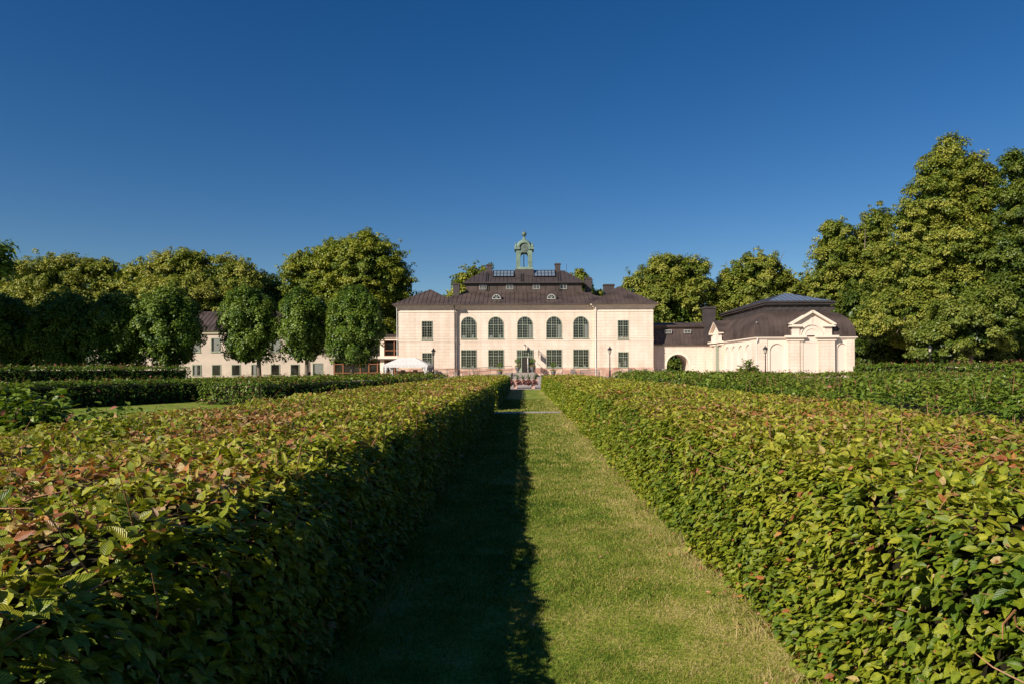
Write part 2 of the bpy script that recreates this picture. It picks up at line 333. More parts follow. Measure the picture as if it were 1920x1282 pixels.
def gz(x, y):
    t = np.clip((np.asarray(y, float) - 61.5) / 13.0, 0, 1); return 0.75 * t*t*(3-2*t)
def px(x, y, D):
    """where a point of the photograph (1920 wide) lies at distance D, in metres"""
    return (x-981)*D/1280, EYE - (y-692)*D/1280

# ------------------------------------------------------------------ leaves
LEAF_T = {}
def _tpl():
    st = [0.0, 0.22, 0.5, 0.78, 1.0]
    f = [(0,1,2),(0,3,1),(1,4,5,2),(1,3,6,4),(4,7,8,5),(4,6,9,7),(7,10,8),(7,9,10)]
    # base, midrib and edge points; four leaves that differ in width, fold, droop and twist
    for nm, w, fold, droop, tw in (('fine', (0, .24, .285, .165, 0), .30, -.22, 0.0), ('fine_b', (0, .27, .33, .2, 0), .12, -.10, .25), ('fine_c', (0, .18, .235, .15, 0), .75, -.38, -.3), ('fine_d', (0, .25, .26, .13, 0), .45, .18, .45)):
        v = []
        for i, t in enumerate(st):
            dr = droop*t*t
            v.append((0.05*tw*t, t, dr))
            if 0 < i < 4:
                v.append((-w[i], t-0.03, dr + fold*w[i] + tw*w[i]*(t-0.3))); v.append((w[i], t-0.03-0.03*tw, dr + fold*w[i] - tw*w[i]*(t-0.3)))
        LEAF_T[nm] = (np.array(v, float), f)
    LEAF_T['mid'] = (np.array([(0,0,0),(-0.32,0.45,0.09),(0.32,0.45,0.09),(0,0.5,0),(0,1,-0.14)]), [(0,3,1),(0,2,3),(3,4,1),(3,2,4)])
    LEAF_T['quad'] = (np.array([(0,0,0),(-0.36,0.45,0.1),(0.36,0.55,0.1),(0,1,-0.06)]), [(0,2,3),(0,3,1)])
    LEAF_T['spike'] = (np.array([(-0.05,0,0),(0.05,0,0),(0.035,0.6,0.0),(-0.035,0.6,0.0),(0,1,-0.1)]), [(0,1,2,3),(3,2,4)])
    LEAF_T['blade'] = (np.array([(-0.045,0,0),(0.045,0,0),(0,1,0)]), [(0,1,2)])
_tpl()
def nrm(a): return a / np.maximum(1e-9, np.linalg.norm(a, axis=1, keepdims=True))
def leaf_arrays(P, Nn, T, L, z, tpl, W=None):
    tv, tf = LEAF_T[tpl]; n, k = len(P), len(tv)
    T = nrm(T - Nn*np.sum(T*Nn, 1, keepdims=True)); B = np.cross(Nn, T)
    L = np.asarray(L).reshape(n, 1, 1); W = L if W is None else np.asarray(W).reshape(n, 1, 1)
    V = P[:, None, :] + W*tv[None, :, 0:1]*B[:, None, :] + L*(tv[None, :, 1:2]*T[:, None, :] + tv[None, :, 2:3]*Nn[:, None, :])
    A = np.empty((n, k, 3)); A[:, :, 0] = tv[None, :, 0]; A[:, :, 1] = tv[None, :, 1]; A[:, :, 2] = z[:, None]
    off = (np.arange(n)*k)[:, None]
    fl = np.concatenate([np.array(f) for f in tf]); sizes = np.array([len(f) for f in tf])
    idx = (off + fl[None, :]).ravel(); sz = np.tile(sizes, n)
    return V.reshape(-1, 3), A.reshape(-1, 3), idx, sz
def leaf_mesh(name, chunks, mat, parent=None):
    o_ = np.array(origin(parent)); V = []; A = []; I = []; S = []; b = 0
    for v, a, i, s in chunks:
        V.append(v); A.append(a); I.append(i+b); S.append(s); b += len(v)
    V = np.concatenate(V) - o_; A = np.concatenate(A); I = np.concatenate(I); S = np.concatenate(S)
    me = bpy.data.meshes.new(name)
    me.vertices.add(len(V)); me.vertices.foreach_set("co", V.astype(np.float32).ravel())
    me.loops.add(len(I)); me.loops.foreach_set("vertex_index", I.astype(np.int32))
    st = np.concatenate([[0], np.cumsum(S)[:-1]]).astype(np.int32)
    me.polygons.add(len(S)); me.polygons.foreach_set("loop_start", st)
    at = me.attributes.new("leaf", 'FLOAT_VECTOR', 'POINT'); at.data.foreach_set("vector", A.astype(np.float32).ravel())
    me.update(calc_edges=True); me.validate()
    me.materials.append(mat)
    o = bpy.data.objects.new(name, me); COL.objects.link(o); o.parent = parent
    return o

_g = np.random.default_rng(5); _lat = _g.random((64, 64, 16))
def vnoise(p):
    """smooth value noise 0..1 at points (n,3)"""
    p = np.asarray(p); i = np.floor(p).astype(int); f = p - i; f = f*f*(3-2*f); r = 0
    for dx in (0, 1):
        for dy in (0, 1):
            for dz in (0, 1):
                w = (f[:, 0] if dx else 1-f[:, 0])*(f[:, 1] if dy else 1-f[:, 1])*(f[:, 2] if dz else 1-f[:, 2])
                r = r + w*_lat[(i[:, 0]+dx) % 64, (i[:, 1]+dy) % 64, (i[:, 2]+dz) % 16]
    return r

# ================================================================== THE SETTING
def sheet(name, xs, ys, mat, dz=0.0):
    nx, ny = len(xs), len(ys)
    vs = [(x, y, float(gz(x, y)) + dz) for y in ys for x in xs]
    fs = [(j*nx+i, j*nx+i+1, (j+1)*nx+i+1, (j+1)*nx+i) for j in range(ny-1) for i in range(nx-1)]
    me = bpy.data.meshes.new(name); me.from_pydata(vs, [], fs); me.materials.append(mat)
    o = bpy.data.objects.new(name, me); COL.objects.link(o); o['kind'] = 'structure'; return o
slope = [61.5 + 0.65*i for i in range(21)]
sheet('ground', [-900, -60, 0, 60, 900], [-80, 0, 30, 59.8] + slope + [90, 140, 300, 1500], M['lawn'])
sheet('gravel_ground', [-24, 0, 24, 70], [59.8] + slope + [90, 140], M['gravel'], 0.008)
sheet('gravel_path', [-5.0, 1.9], [27.15, 28.25], M['gravel'], 0.006)

# ================================================================== HEDGES
def hedge(name, label, p0, p1, W, H, mat, rng_seed, dens, Lf, bump=0.06, rad=0.2, wA=1.0, wT=1.0, wB=0.5,
          odd=(0.03, 0.10), group=None, sprigs=0, capdens=1.0, fine_to=16.0, zshift=0.0, cat='hedge', redtip=0.0, stiff=1.0):
    """a clipped hedge from p0 to p1; side A lies to the left of the direction of travel, side B to the right"""
    g = np.random.default_rng(rng_seed)
    p0 = np.array(p0, float); p1 = np.array(p1, float); Ln = np.linalg.norm(p1-p0); d = (p1-p0)/Ln; n = np.array([-d[1], d[0]])
    root_loc = ((p0+p1)/2)
    zb = float(gz(root_loc[0], root_loc[1]))
    root = thing(name, label, cat, (root_loc[0], root_loc[1], zb), group)
    chunks = []; stems = MB(); twigs = MB()
    def section(q):
        """q along the outline (0..2H+W): offset across, height, outward normal (across, up)"""
        a = np.empty_like(q); h = np.empty_like(q); na = np.zeros_like(q); nu = np.zeros_like(q)
        s1 = q < H; s3 = q > H+W; s2 = ~(s1 | s3)
        a[s1] = W/2; h[s1] = q[s1]; na[s1] = 1
        a[s2] = W/2 - (q[s2]-H); h[s2] = H; nu[s2] = 1
        a[s3] = -W/2; h[s3] = 2*H+W - q[s3]; na[s3] = -1
        # round the shoulders
        for sg in (1, -1):
            da = sg*a - (W/2-rad); dh = h - (H-rad); c = (da > 0) & (dh > 0)
            ang = np.arctan2(dh[c], da[c]); a[c] = sg*(W/2-rad + rad*np.cos(ang)); h[c] = H-rad + rad*np.sin(ang)
            na[c] = sg*np.cos(ang); nu[c] = np.sin(ang)
        return a, h, na, nu
    def emit(S, a, h, na, nu, nd, L, D, jit):
        m = len(S)
        P = np.empty((m, 3)); P[:, 0] = p0[0] + d[0]*S + n[0]*a; P[:, 1] = p0[1] + d[1]*S + n[1]*a; P[:, 2] = h
        O = np.empty((m, 3)); O[:, 0] = n[0]*na + d[0]*nd; O[:, 1] = n[1]*na + d[1]*nd; O[:, 2] = nu
        O = nrm(O)
        big = (vnoise(P*np.array([1.4, 1.4, 1.6]) + 7) - 0.5)*2.0*bump + (vnoise(P*4.5 + 3) - 0.5)*bump
        lay = vnoise(P*np.array([5.5, 5.5, 12.0]) + 21); big = big + (lay-0.5)*0.085
        P += O*(big - jit*g.random(m)**1.1*np.where(nu > 0.6, 0.7, 1.0) + 0.03)[:, None]
        P[:, 2] = np.maximum(P[:, 2], 0.03)
        rnd = g.normal(size=(m, 3))
        up = np.array([0, 0, 1.0])
        top = nu > 0.7
        sp = (vnoise(P*2.6 + 31)-0.5)[:, None]*1.6
        Nn = np.where(top[:, None], up*1.0 + rnd*0.52, O*0.5 + up*0.95 + rnd*0.42)
        Nn = nrm(Nn)
        r2 = g.normal(size=(m, 3)); dv = np.array([d[0], d[1], 0.0])
        T = np.where(top[:, None], r2*0.8 + dv*sp + up*0.1, O*0.85 - up*0.3 + r2*0.5 + dv*sp)
        cl = vnoise(P*0.9 + 50); cl2 = vnoise(P*3.2 + 11)
        z = np.clip(0.10 + 0.25*cl + 0.25*cl2 + 0.42*(g.random(m)-0.25) + zshift + 0.18*top, 0.0, 0.98)
        hot = np.where(top, odd[1], odd[0])*np.clip((vnoise(P*1.1 + 90)-0.42)*5.0 + (vnoise(P*5.0 + 60)-0.5)*2.5, 0.22, 2.6)
        isodd = g.random(m) < hot
        z = np.where(isodd, 1.04 + 0.9*g.random(m), z)
        Ls = L*(0.45 + 0.80*g.random(m))
        if D[0] < 14 and mat is M['hornbeam']:        # dry bud scales and leaf scraps
            scrap = g.random(m) < 0.08; Ls = np.where(scrap, L*0.32, Ls); z = np.where(scrap, 1.25+0.7*g.random(m), z); P = P + O*np.where(scrap, 0.02, 0)[:, None]
        near = D < fine_to
        pick = g.integers(0, 8, m)
        for sel, tp in ((near & (pick < 3), 'fine'), (near & (pick > 2) & (pick < 5), 'fine_b'), (near & (pick > 4) & (pick < 6), 'fine_c'), (near & (pick > 5), 'fine_d'), (~near, 'mid')):
            if sel.any(): chunks.append(leaf_arrays(P[sel], Nn[sel], T[sel], Ls[sel], z[sel], tp))
    per = 2*H + W
    nseg = max(1, int(math.ceil(Ln)))
    for k in range(nseg):
        s0 = Ln*k/nseg; s1 = Ln*(k+1)/nseg; c = p0 + d*(s0+s1)/2
        D = max(1.5, math.hypot(c[0], c[1]) if c[1] > 0 else 6.0)
        dn = dens(D); L = Lf(D)
        m = int(dn*per*(s1-s0)); S = s0 + (s1-s0)*g.random(m); q = per*g.random(m)
        keep = g.random(m) < np.where(q < H, wA, np.where(q > H+W, wB, wT)); S, q = S[keep], q[keep]
        a, h, na, nu = section(q)
        gap = vnoise(np.stack([S*6.0+40, a*6.0+30, h*11.0+2], 1)); kp = g.random(len(S)) < np.clip((gap-0.16)*4.2, 0.12, 1); S, a, h, na, nu = S[kp], a[kp], h[kp], na[kp], nu[kp]
        emit(S, a, h, na, nu, np.zeros_like(S), L, np.full(len(S), D), 0.10 if dens is dens_near else 0.13)
    for end in (0, 1):
        c = p0 if end == 0 else p1; D = max(1.5, math.hypot(c[0], c[1]) if c[1] > 0 else 6.0)
        m = int(dens(D)*W*H*capdens); L = Lf(D)
        a = (g.random(m)-0.5)*W; h = g.random(m)*(H-0.05)
        emit(np.full(m, 0.0 if end == 0 else Ln), a, h, np.zeros(m), np.zeros(m), np.full(m, -1.0 if end == 0 else 1.0), L, np.full(m, D), 0.13)
    # shoots that stick out of the top
    for i in range(sprigs):
        s = Ln*g.random(); aa = (g.random()-0.5)*W*0.96; c = p0 + d*s + n*aa
        D = math.hypot(c[0], c[1]); L = Lf(max(1.5, D))*0.75
        ln = (0.10 + 0.18*g.random())*stiff; lean = g.normal(size=2)*0.5
        b = Vector((c[0], c[1], H-0.08)); t = b + Vector((lean[0]*ln, lean[1]*ln, ln+0.08))
        stems.tube([b, (b+t)/2 + Vector((0, 0, 0.015)), t], [0.004, 0.003, 0.0015], 4)
        kk = 7; f = np.linspace(0.25, 1, kk); P = np.array([b + (t-b)*x for x in f])
        az = g.random()*6 + np.arange(kk)*2.4
        O = np.stack([np.cos(az), np.sin(az), 0.5+0*az], 1); Nn = nrm(np.stack([-np.cos(az)*0.4, -np.sin(az)*0.4, 1+0*az], 1) + g.normal(size=(kk, 3))*0.25)
        zz = np.where(g.random(kk) < redtip, 1.3+0.65*g.random(kk), np.clip(0.35+0.5*g.random(kk), 0, .98))
        chunks.append(leaf_arrays(P, Nn, O, L*(0.6+0.5*g.random(kk)), zz, 'fine' if D < fine_to else 'mid'))
    leaf_mesh('foliage', chunks, mat, root)
    nearh = dens is dens_near; ins = 0.11 if nearh else 0.145 + 0.9*bump; hc = H - (0.07 if nearh else ins-0.02)  # core kept close under near leaves so sun does not leak through
    core = MB(); cn = []  # solid added core, near-black to put shade in the gaps between leaves
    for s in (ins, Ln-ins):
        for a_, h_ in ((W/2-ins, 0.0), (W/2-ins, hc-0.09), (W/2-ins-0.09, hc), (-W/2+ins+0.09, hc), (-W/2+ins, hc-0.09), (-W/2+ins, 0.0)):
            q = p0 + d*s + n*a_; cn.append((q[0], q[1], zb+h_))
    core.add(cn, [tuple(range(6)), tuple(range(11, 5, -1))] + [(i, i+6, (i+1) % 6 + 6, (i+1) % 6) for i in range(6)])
    nb = len(twigs.v); twigs.v += [(x, y, z+zb) for x, y, z in stems.v]; twigs.f += [tuple(i+nb for i in f) for f in stems.f]
    # bare inner branches near the surface
    for i in range(int(min(600, 26*Ln))):
        s = ins + (Ln-2*ins)*g.random(); sd = 1 if g.random() < 0.5 else -1
        q = p0 + d*s + n*sd*(W/2-ins-0.02); hh = 0.05 + (H-0.35)*g.random()
        q2 = q + n*sd*(0.1+0.06*g.random()) + d*g.normal()*0.12
        core.bar((q[0], q[1], zb+hh), (q2[0], q2[1], zb+hh+0.08+0.14*g.random()), 0.006)
    if dens is dens_near and p0[1] < 0:
        for i in range(900):
            s = 3.2 + 11*g.random()**1.3; q_ = per*(0.12+0.76*g.random()); a, h, na, nu = section(np.array([q_])); a, h, na, nu = a[0], h[0], na[0], nu[0]
            c = p0 + d*s + n*a; O = Vector((n[0]*na, n[1]*na, nu)).normalized(); st_ = Vector((c[0], c[1], zb+h)) - O*0.02
            dr = (Vector((d[0], d[1], 0))*g.normal() + Vector(g.normal(size=3))*0.5 + O*0.25).normalized(); ln = 0.12+0.28*g.random()
            e = st_ + dr*ln; e = e - O*max(-0.02, (e-st_).dot(O)-0.11)
            twigs.tube([st_, (st_+e)/2+O*0.02, e], [0.0034, 0.0028, 0.0014], 4)
    core.build('dark_core_and_branches', M['core_twig'], root)
    if twigs.v: kind(twigs.build('twigs', M['shoot'], root), 'stuff')
    return root

def dens_near(D): return 2600 if D < 6 else 2100 if D < 12 else 1250 if D < 18 else 740 if D < 28 else 400 if D < 42 else 240
def L_near(D): return 0.057 if D < 6 else 0.060 if D < 12 else 0.069 if D < 18 else 0.084 if D < 28 else 0.108 if D < 42 else 0.135
HG = 'hornbeam hedges lining the grass walk'
HX0, HX1 = -1.2, 1.62
hedge('hornbeam_hedge', 'wide clipped hornbeam hedge left of the grass walk, its near face in deep shade', (HX0-1.7, -2.0), (HX0-1.7, 27.0), 3.4, 1.2, M['hornbeam'], 11,
      dens_near, L_near, wA=0.25, wB=1.0, odd=(0.03, 0.34), zshift=0.05, group=HG, sprigs=130, redtip=0.35, rad=0.22, bump=0.05)
hedge('hornbeam_hedge', 'short farther length of clipped hornbeam hedge beyond the gravel strip, left of the walk', (HX0-1.7, 29.1), (HX0-1.7, 59.0), 3.4, 1.2, M['hornbeam'], 12,
      dens_near, L_near, wA=0.25, wB=1.0, odd=(0.03, 0.31), zshift=0.05, group=HG, sprigs=60, redtip=0.3)
hedge('hornbeam_hedge', 'long clipped hornbeam hedge right of the grass walk, its inner face fully sunlit', (HX1+1.75, -2.0), (HX1+1.75, 59.0), 3.5, 1.2, M['hornbeam'], 13,
      dens_near, L_near, wA=1.0, wB=0.25, odd=(0.045, 0.24), zshift=0.04, group=HG, sprigs=150, redtip=0.25, rad=0.26, bump=0.05)

def dens_rose(D): return 900 if D < 14 else 420 if D < 25 else 220 if D < 40 else 130
def L_rose(D): return 0.075 if D < 14 else 0.095 if D < 25 else 0.13 if D < 40 else 0.17
RG = 'rose hedges beside the lawns'
hedge('rose_hedge', 'loose dark green rose hedge close behind the right hornbeam hedge', (7.4, 3.0), (9.0, 58.0), 2.6, 1.34, M['rose'], 21,
      dens_rose, L_rose, bump=0.28, rad=0.5, wA=1.0, wB=0.3, odd=(0.012, 0.02), group=RG, sprigs=420, redtip=0.12, zshift=0.14, fine_to=12, stiff=1.3)
hedge('rose_hedge', 'rose hedge with rounded near end standing on the left lawn before the clipped trees', (-15.0, 35.0), (-8.4, 60.0), 4.0, 1.25, M['rose'], 22,
      dens_rose, L_rose, bump=0.2, rad=0.5, wA=0.5, wB=1.0, odd=(0.05, 0.08), group=RG, sprigs=200, redtip=0.4, zshift=0.12, stiff=1.5)
CG = 'dark clipped hedges at the edge of the lawn'
hedge('clipped_hedge', 'low dark hedge on the left lawn with its shaded face to the grass', (-25.2, 27.0), (-15.0, 50.0), 2.2, 1.22, M['rose'], 23,
      dens_rose, L_rose, bump=0.08, rad=0.2, wA=0.4, wB=1.0, odd=(0.01, 0.03), group=CG, sprigs=170, redtip=0.4)
hedge('clipped_hedge', 'tall dark hedge in the tree shade behind the low left hedge', (-37.0, 29.0), (-25.6, 51.0), 2.2, 2.0, M['rose'], 24,
      dens_rose, L_rose, bump=0.08, rad=0.2, wA=0.4, wB=1.0, odd=(0.01, 0.03), group=CG, sprigs=150, redtip=0.5)
hedge('clipped_hedge', 'sunlit clipped hedge beneath the tall trees right of the pavilion', (25.4, 51.0), (37.0, 29.0), 2.2, 1.98, M['rose'], 25,
      dens_rose, L_rose, bump=0.12, rad=0.3, wA=0.4, wB=1.0, odd=(0.012, 0.025), group=CG, sprigs=160, redtip=0.7, zshift=0.08)
hedge('clipped_hedge', 'low sunlit hedge in front of the pavilion terrace', (14.0, 56.0), (25.0, 33.0), 2.4, 1.38, M['rose'], 26,
      dens_rose, L_rose, bump=0.14, rad=0.3, wA=0.4, wB=1.0, odd=(0.012, 0.025), group=CG, sprigs=160, redtip=0.3, zshift=0.16)
# sprawling shrub by the left hedge
def shrub(name, label, c, rx, ry, H, nb, mat, seed, L, cat='shrub', per=26):
    g = np.random.default_rng(seed); zb = float(gz(c[0], c[1]))
    root = thing(name, label, cat, (c[0], c[1], zb)); ch = []; st = MB()
    for i in range(nb):
        a = g.random()*2*math.pi; r = math.sqrt(g.random()); hh = H*(1-0.45*r*r)*(0.6+0.45*g.random())
        b = np.array([c[0] + 0.35*rx*r*math.cos(a), c[1] + 0.35*ry*r*math.sin(a), zb]); e = np.array([c[0] + rx*r*math.cos(a), c[1] + ry*r*math.sin(a), zb+hh])
        m_ = (b+e)/2 + np.array([0, 0, hh*0.18]); t = np.linspace(0, 1, 6)[:, None]
        cur = (1-t)**2*b + 2*t*(1-t)*m_ + t*t*e
        st.tube([Vector(p) for p in cur], [0.012, 0.01, 0.008, 0.006, 0.004, 0.002], 4)
        u = np.sort(0.25 + 0.75*g.random(per))[:, None]; P = (1-u)**2*b + 2*u*(1-u)*m_ + u*u*e
        az = g.random(per)*6.28; O = np.stack([np.cos(az), np.sin(az), 0.1*g.normal(size=per)], 1)
        P = P + O*0.07*g.random(per)[:, None]
        Nn = nrm(np.array([0, 0, 1.0]) + g.normal(size=(per, 3))*0.45)
        z = np.clip(0.2 + 0.5*u[:, 0] + 0.3*(g.random(per)-0.5), 0, .98); z = np.where(g.random(per) < 0.03, 1.4+0.5*g.random(per), z)
        ch.append(leaf_arrays(P, Nn, O, L*(0.6+0.7*g.random(per)), z, 'fine'))
    leaf_mesh('foliage', ch, mat, root); st.build('stems', M['core_twig'], root); return root
shrub('rose_shrub', 'sprawling dark green shrub at the left edge behind the hornbeam hedge', (-7.6, 10.4), 1.45, 1.3, 1.62, 190, M['rose'], 31, 0.13, per=34)
shrub('rose_shrub', 'low trailing branches of a dark shrub on the left lawn edge', (-6.1, 10.4), 1.1, 0.9, 1.36, 80, M['rose'], 32, 0.12, per=24)

# ================================================================== GRASS ON THE WALK
def make_grass():
    g = np.random.default_rng(3); ch = []
    for y0, y1, dn, w, h in ((2.6, 5, 11000, .04, .038), (5, 8, 7500, .065, .042), (8, 12, 4000, .11, .046), (12, 18, 1700, .19, .06), (18, 27.1, 800, .3, .065), (28.3, 40, 420, .42, .07)):
        x0, x1 = HX0-0.15, HX1+0.2; m = int(dn*(y1-y0)*(x1-x0))
        P = np.stack([x0+(x1-x0)*g.random(m), y0+(y1-y0)*g.random(m), np.zeros(m)], 1)
        t = vnoise(P*np.array([3.1, 3.1, 1]) + 5); t2 = vnoise(P*np.array([9., 9., 1]) + 15)
        keep = g.random(m) < 0.35 + 0.9*t2; P, t, t2 = P[keep], t[keep], t2[keep]; m = len(P)
        T = nrm(np.array([0, 0, 1.0]) + g.normal(size=(m, 3))*np.array([.55, .55, .1])); az = g.random(m)*6.28
        Nn = nrm(np.stack([np.cos(az), np.sin(az), 0*az], 1) - T*0.2)
        L = h*(0.35+0.7*g.random(m))*(0.6+0.6*t)
        Nn = nrm(Nn - T*np.sum(Nn*T, 1, keepdims=True))
        ch.append(leaf_arrays(P, Nn, T, L, g.random(m), 'blade', W=w*(0.7+0.6*g.random(m))))
    for xe, sg in ((HX1, 1), (HX0, -1)):      # longer uncut blades at the hedge feet
        m = 9000; y = 3 + 24*g.random(m)**1.6; P = np.stack([xe + sg*(0.02 + 0.13*g.normal(size=m)), y, np.zeros(m)], 1)
        kp = vnoise(P*np.array([2., 3.5, 1]) + 8) > 0.45; P = P[kp]; y = y[kp]; m = len(P)
        T = nrm(np.array([-0.25*sg, 0, 1.0]) + g.normal(size=(m, 3))*np.array([.45, .45, .1])); az = g.random(m)*6.28; Nn = nrm(np.stack([np.cos(az), np.sin(az), 0*az], 1)); Nn = nrm(Nn - T*np.sum(Nn*T, 1, keepdims=True))
        ch.append(leaf_arrays(P, Nn, T, 0.05+0.09*g.random(m), g.random(m), 'blade', W=0.05+0.006*y))
    o = leaf_mesh('grass', ch, M['grass']); o['label'] = 'mown grass of the walk, greener and straw coloured blades'; kind(o, 'stuff')
    m = 380; x = np.where(g.random(m) < 0.8, HX1 + 0.12 - np.abs(g.normal(size=m))*0.2, HX0 + 2.9*g.random(m)); y = 3.2 + 22*g.random(m)**1.7
    P = np.stack([x, y, 0.035+0.02*g.random(m)], 1); Nn = nrm(np.array([0, 0, 1.0]) + g.normal(size=(m, 3))*0.8)
    o = leaf_mesh('fallen_leaves', [leaf_arrays(P, Nn, g.normal(size=(m, 3)), 0.016+0.026*g.random(m), g.random(m), 'fine_c')], M['deadleaf'])
    o['label'] = 'dry brown leaves fallen along the foot of the hedges'; kind(o, 'stuff')
make_grass()

# ================================================================== THE PALACE
def arch_poly(cx, w, z0, zs, n=14):
    r = w/2
    return [(cx-r, z0), (cx+r, z0)] + [(cx + r*math.cos(math.pi*i/n), zs + r*math.sin(math.pi*i/n)) for i in range(n+1)]
def window(parent, y, cx, z0, w, h, lights=3, cols=2, rows=6, transom=4, arched=False, curtain=(), frame='green', pane='pane', sill=True, fw=0.085, mw=0.024, hw=0.065):
    """a small-paned window standing 6 cm proud of the wall plane y, facing -Y; part 'window' with pane, sill and curtain below it"""
    m = MB(); x0, x1 = cx-w/2, cx+w/2; zs = z0+h-w/2 if arched else z0+h
    yf, yb = y-0.07, y+0.05
    def top(x):
        if not arched: return z0+h
        return zs + math.sqrt(max(0, (w/2)**2 - (x-cx)**2))
    m.box(x0, x0+fw, yf, yb, z0, zs); m.box(x1-fw, x1, yf, yb, z0, zs)
    m.box(x0+fw, x1-fw, yf, yb, z0, z0+fw)
    if arched:
        n = 16; r = w/2
        for i in range(n):
            a, b = math.pi*i/n, math.pi*(i+1)/n
            q = [(cx+r*math.cos(a), zs+r*math.sin(a)), (cx+r*math.cos(b), zs+r*math.sin(b)), (cx+(r-fw)*math.cos(b), zs+(r-fw)*math.sin(b)), (cx+(r-fw)*math.cos(a), zs+(r-fw)*math.sin(a))]
            m.prism(q, yf, yb)
    else: m.box(x0+fw, x1-fw, yf, yb, z0+h-fw, z0+h)
    iw = (w-2*fw)/lights
    for i in range(lights*cols+1):
        x = x0+fw + iw*i/cols
        if i in (0, lights*cols): continue
        hv = (i % cols == 0); t = hw if hv else mw
        m.box(x-t/2, x+t/2, y-0.055 if hv else y-0.035, y-0.012, z0+fw, top(x)-0.05)
    rh = (h-2*fw)/rows
    for j in range(1, rows):
        z = z0+fw+rh*j; hv = (j == transom); t = hw if hv else mw
        hx = (w/2-fw) if z < zs else math.sqrt(max(0.0, (w/2-fw)**2-(z-zs)**2))
        if hx > 0.1: m.box(cx-hx, cx+hx, y-0.053 if hv else y-0.033, y-0.0125, z-t/2, z+t/2)
    fr = m.build('window', M[frame], parent)
    p = MB()
    if arched: p.prism(arch_poly(cx, w-0.06, z0+0.03, zs), y-0.008, y+0.02)
    else: p.box(x0+0.03, x1-0.03, y-0.008, y+0.02, z0+0.03, z0+h-0.03)
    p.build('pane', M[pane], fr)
    if curtain:
        for i, (a, b, lo, hi) in enumerate(curtain):
            c = MB(); c.box(x0+w*a, x0+w*b, y-0.0115+0.001*i, y-0.006, z0+h*lo, z0+h*hi); c.build('curtain', M['curtain'], fr)
    if sill:
        s = MB(); s.box(x0-0.06, x1+0.06, y-0.13, y, z0-0.07, z0-0.003); s.build('sill', M[frame], fr)
    return fr
def ribs(m, A, B, C, D_, step=0.62, w=0.04, h=0.09):
    """standing seams on a roof slope: eave A-B, top edge D-C (D above A)"""
    A, B, C, D_ = map(Vector, (A, B, C, D_)); L = (B-A).length; e = (B-A)/L
    c0 = (D_-A).dot(e); c1 = (C-A).dot(e); base = D_ - e*c0 - A       # upslope vector
    nrm_ = e.cross(base).normalized()
    if nrm_.z < 0: nrm_ = -nrm_
    k = int(L/step)
    for i in range(k+1):
        s = (i+0.5)*L/(k+1); t = 1.0
        if s < c0: t = s/c0
        elif s > c1: t = (L-s)/max(1e-6, (L-c1))
        if t > 0.08: m.bar(A+e*s+nrm_*0.01, A+e*s+base*t+nrm_*0.01, w, h, up=nrm_)
def hip(m, x0, x1, y0, y1, z0, tx0, tx1, ty0, ty1, z1, seams=True, step=0.62, base=0.0):
    vs = [(x0,y0,z0),(x1,y0,z0),(x1,y1,z0),(x0,y1,z0),(tx0,ty0,z1),(tx1,ty0,z1),(tx1,ty1,z1),(tx0,ty1,z1)]
    m.add(vs, [(0,1,5,4),(1,2,6,5),(2,3,7,6),(3,0,4,7),(4,5,6,7),(3,2,1,0)])
    if seams:
        ribs(m, vs[0], vs[1], vs[5], vs[4], step); ribs(m, vs[3], vs[0], vs[4], vs[7], step); ribs(m, vs[1], vs[2], vs[6], vs[5], step)
def downpipe(parent, x, y, z0, z1, mat='pipe', kink=0.35):
    m = MB(); m.tube([(x, y-kink-0.05, z1), (x, y-kink-0.05, z1-0.15), (x, y-0.09, z1-0.75), (x, y-0.09, z0+0.25), (x, y-0.22, z0)], 0.06, 8)
    for z in (z0+1.2, z0+4, z0+6.8): m.tube([(x, y-0.09, z), (x, y-0.09, z+0.06)], 0.085, 8)
    return m.build('downpipe', M[mat], parent, smooth=True)

YC, YW = 94.0, 93.55
palace = thing('palace', 'two storey cream palace with arched windows, brown metal roof and green copper turret', 'palace', (0.3, 100, 0.75))
m = MB(); m.box(-9.15, 9.75, YC, 108, 1.95, 10.2); m.build('wall', M['wallfine'], palace)
for x0, x1 in ((-17.1, -9.15), (9.75, 17.85)):
    m = MB(); m.box(x0, x1, YW, 109, 1.95, 10.2); w = m.build('wall', M['wall'], palace); w['label'] = 'rusticated side wing wall'
m = MB(); m.box(-9.15, -0.92, YC-0.06, 108, 0.4, 1.95); m.box(1.42, 9.75, YC-0.06, 108, 0.4, 1.95); m.box(-0.92, 1.42, YC-0.06, 108, 0.4, 1.3); m.box(-0.92, 1.42, YC+0.06, 108, 1.3, 1.95); m.box(-17.16, -9.15, YW-0.06, 109, 0.4, 1.953); m.box(9.75, 17.91, YW-0.06, 109, 0.4, 1.953)
m.build('plinth', M['plinth'], palace)
m = MB()     # string course and cornice
for x0, x1, y in ((-9.1, 9.7, YC), (-17.15, -9.12, YW), (9.72, 17.9, YW)):
    ym = 108 if y == YC else 109.05
    m.box(x0, x1, y-0.05, y+0.1, 5.62, 5.72); m.box(x0, x1, y-0.035, y+0.1, 5.98, 6.05)
    m.box(x0, x1, y-0.06, y+0.1, 9.55, 9.65)
    m.box(x0-(0 if y == YC else 0.1), x1+(0 if y == YC else 0.1), y-0.12, ym, 10.0, 10.2)
    m.box(x0-(0 if y == YC else 0.28), x1+(0 if y == YC else 0.28), y-0.32, ym+0.2, 10.2, 10.42)
    m.box(x0-(0 if y == YC else 0.5), x1+(0 if y == YC else 0.5), y-0.52, ym+0.4, 10.42, 10.6)
m.build('cornice', M['cream'], palace)
m = MB()     # roof: lower frustum, two hipped wings, attic storey, upper hip
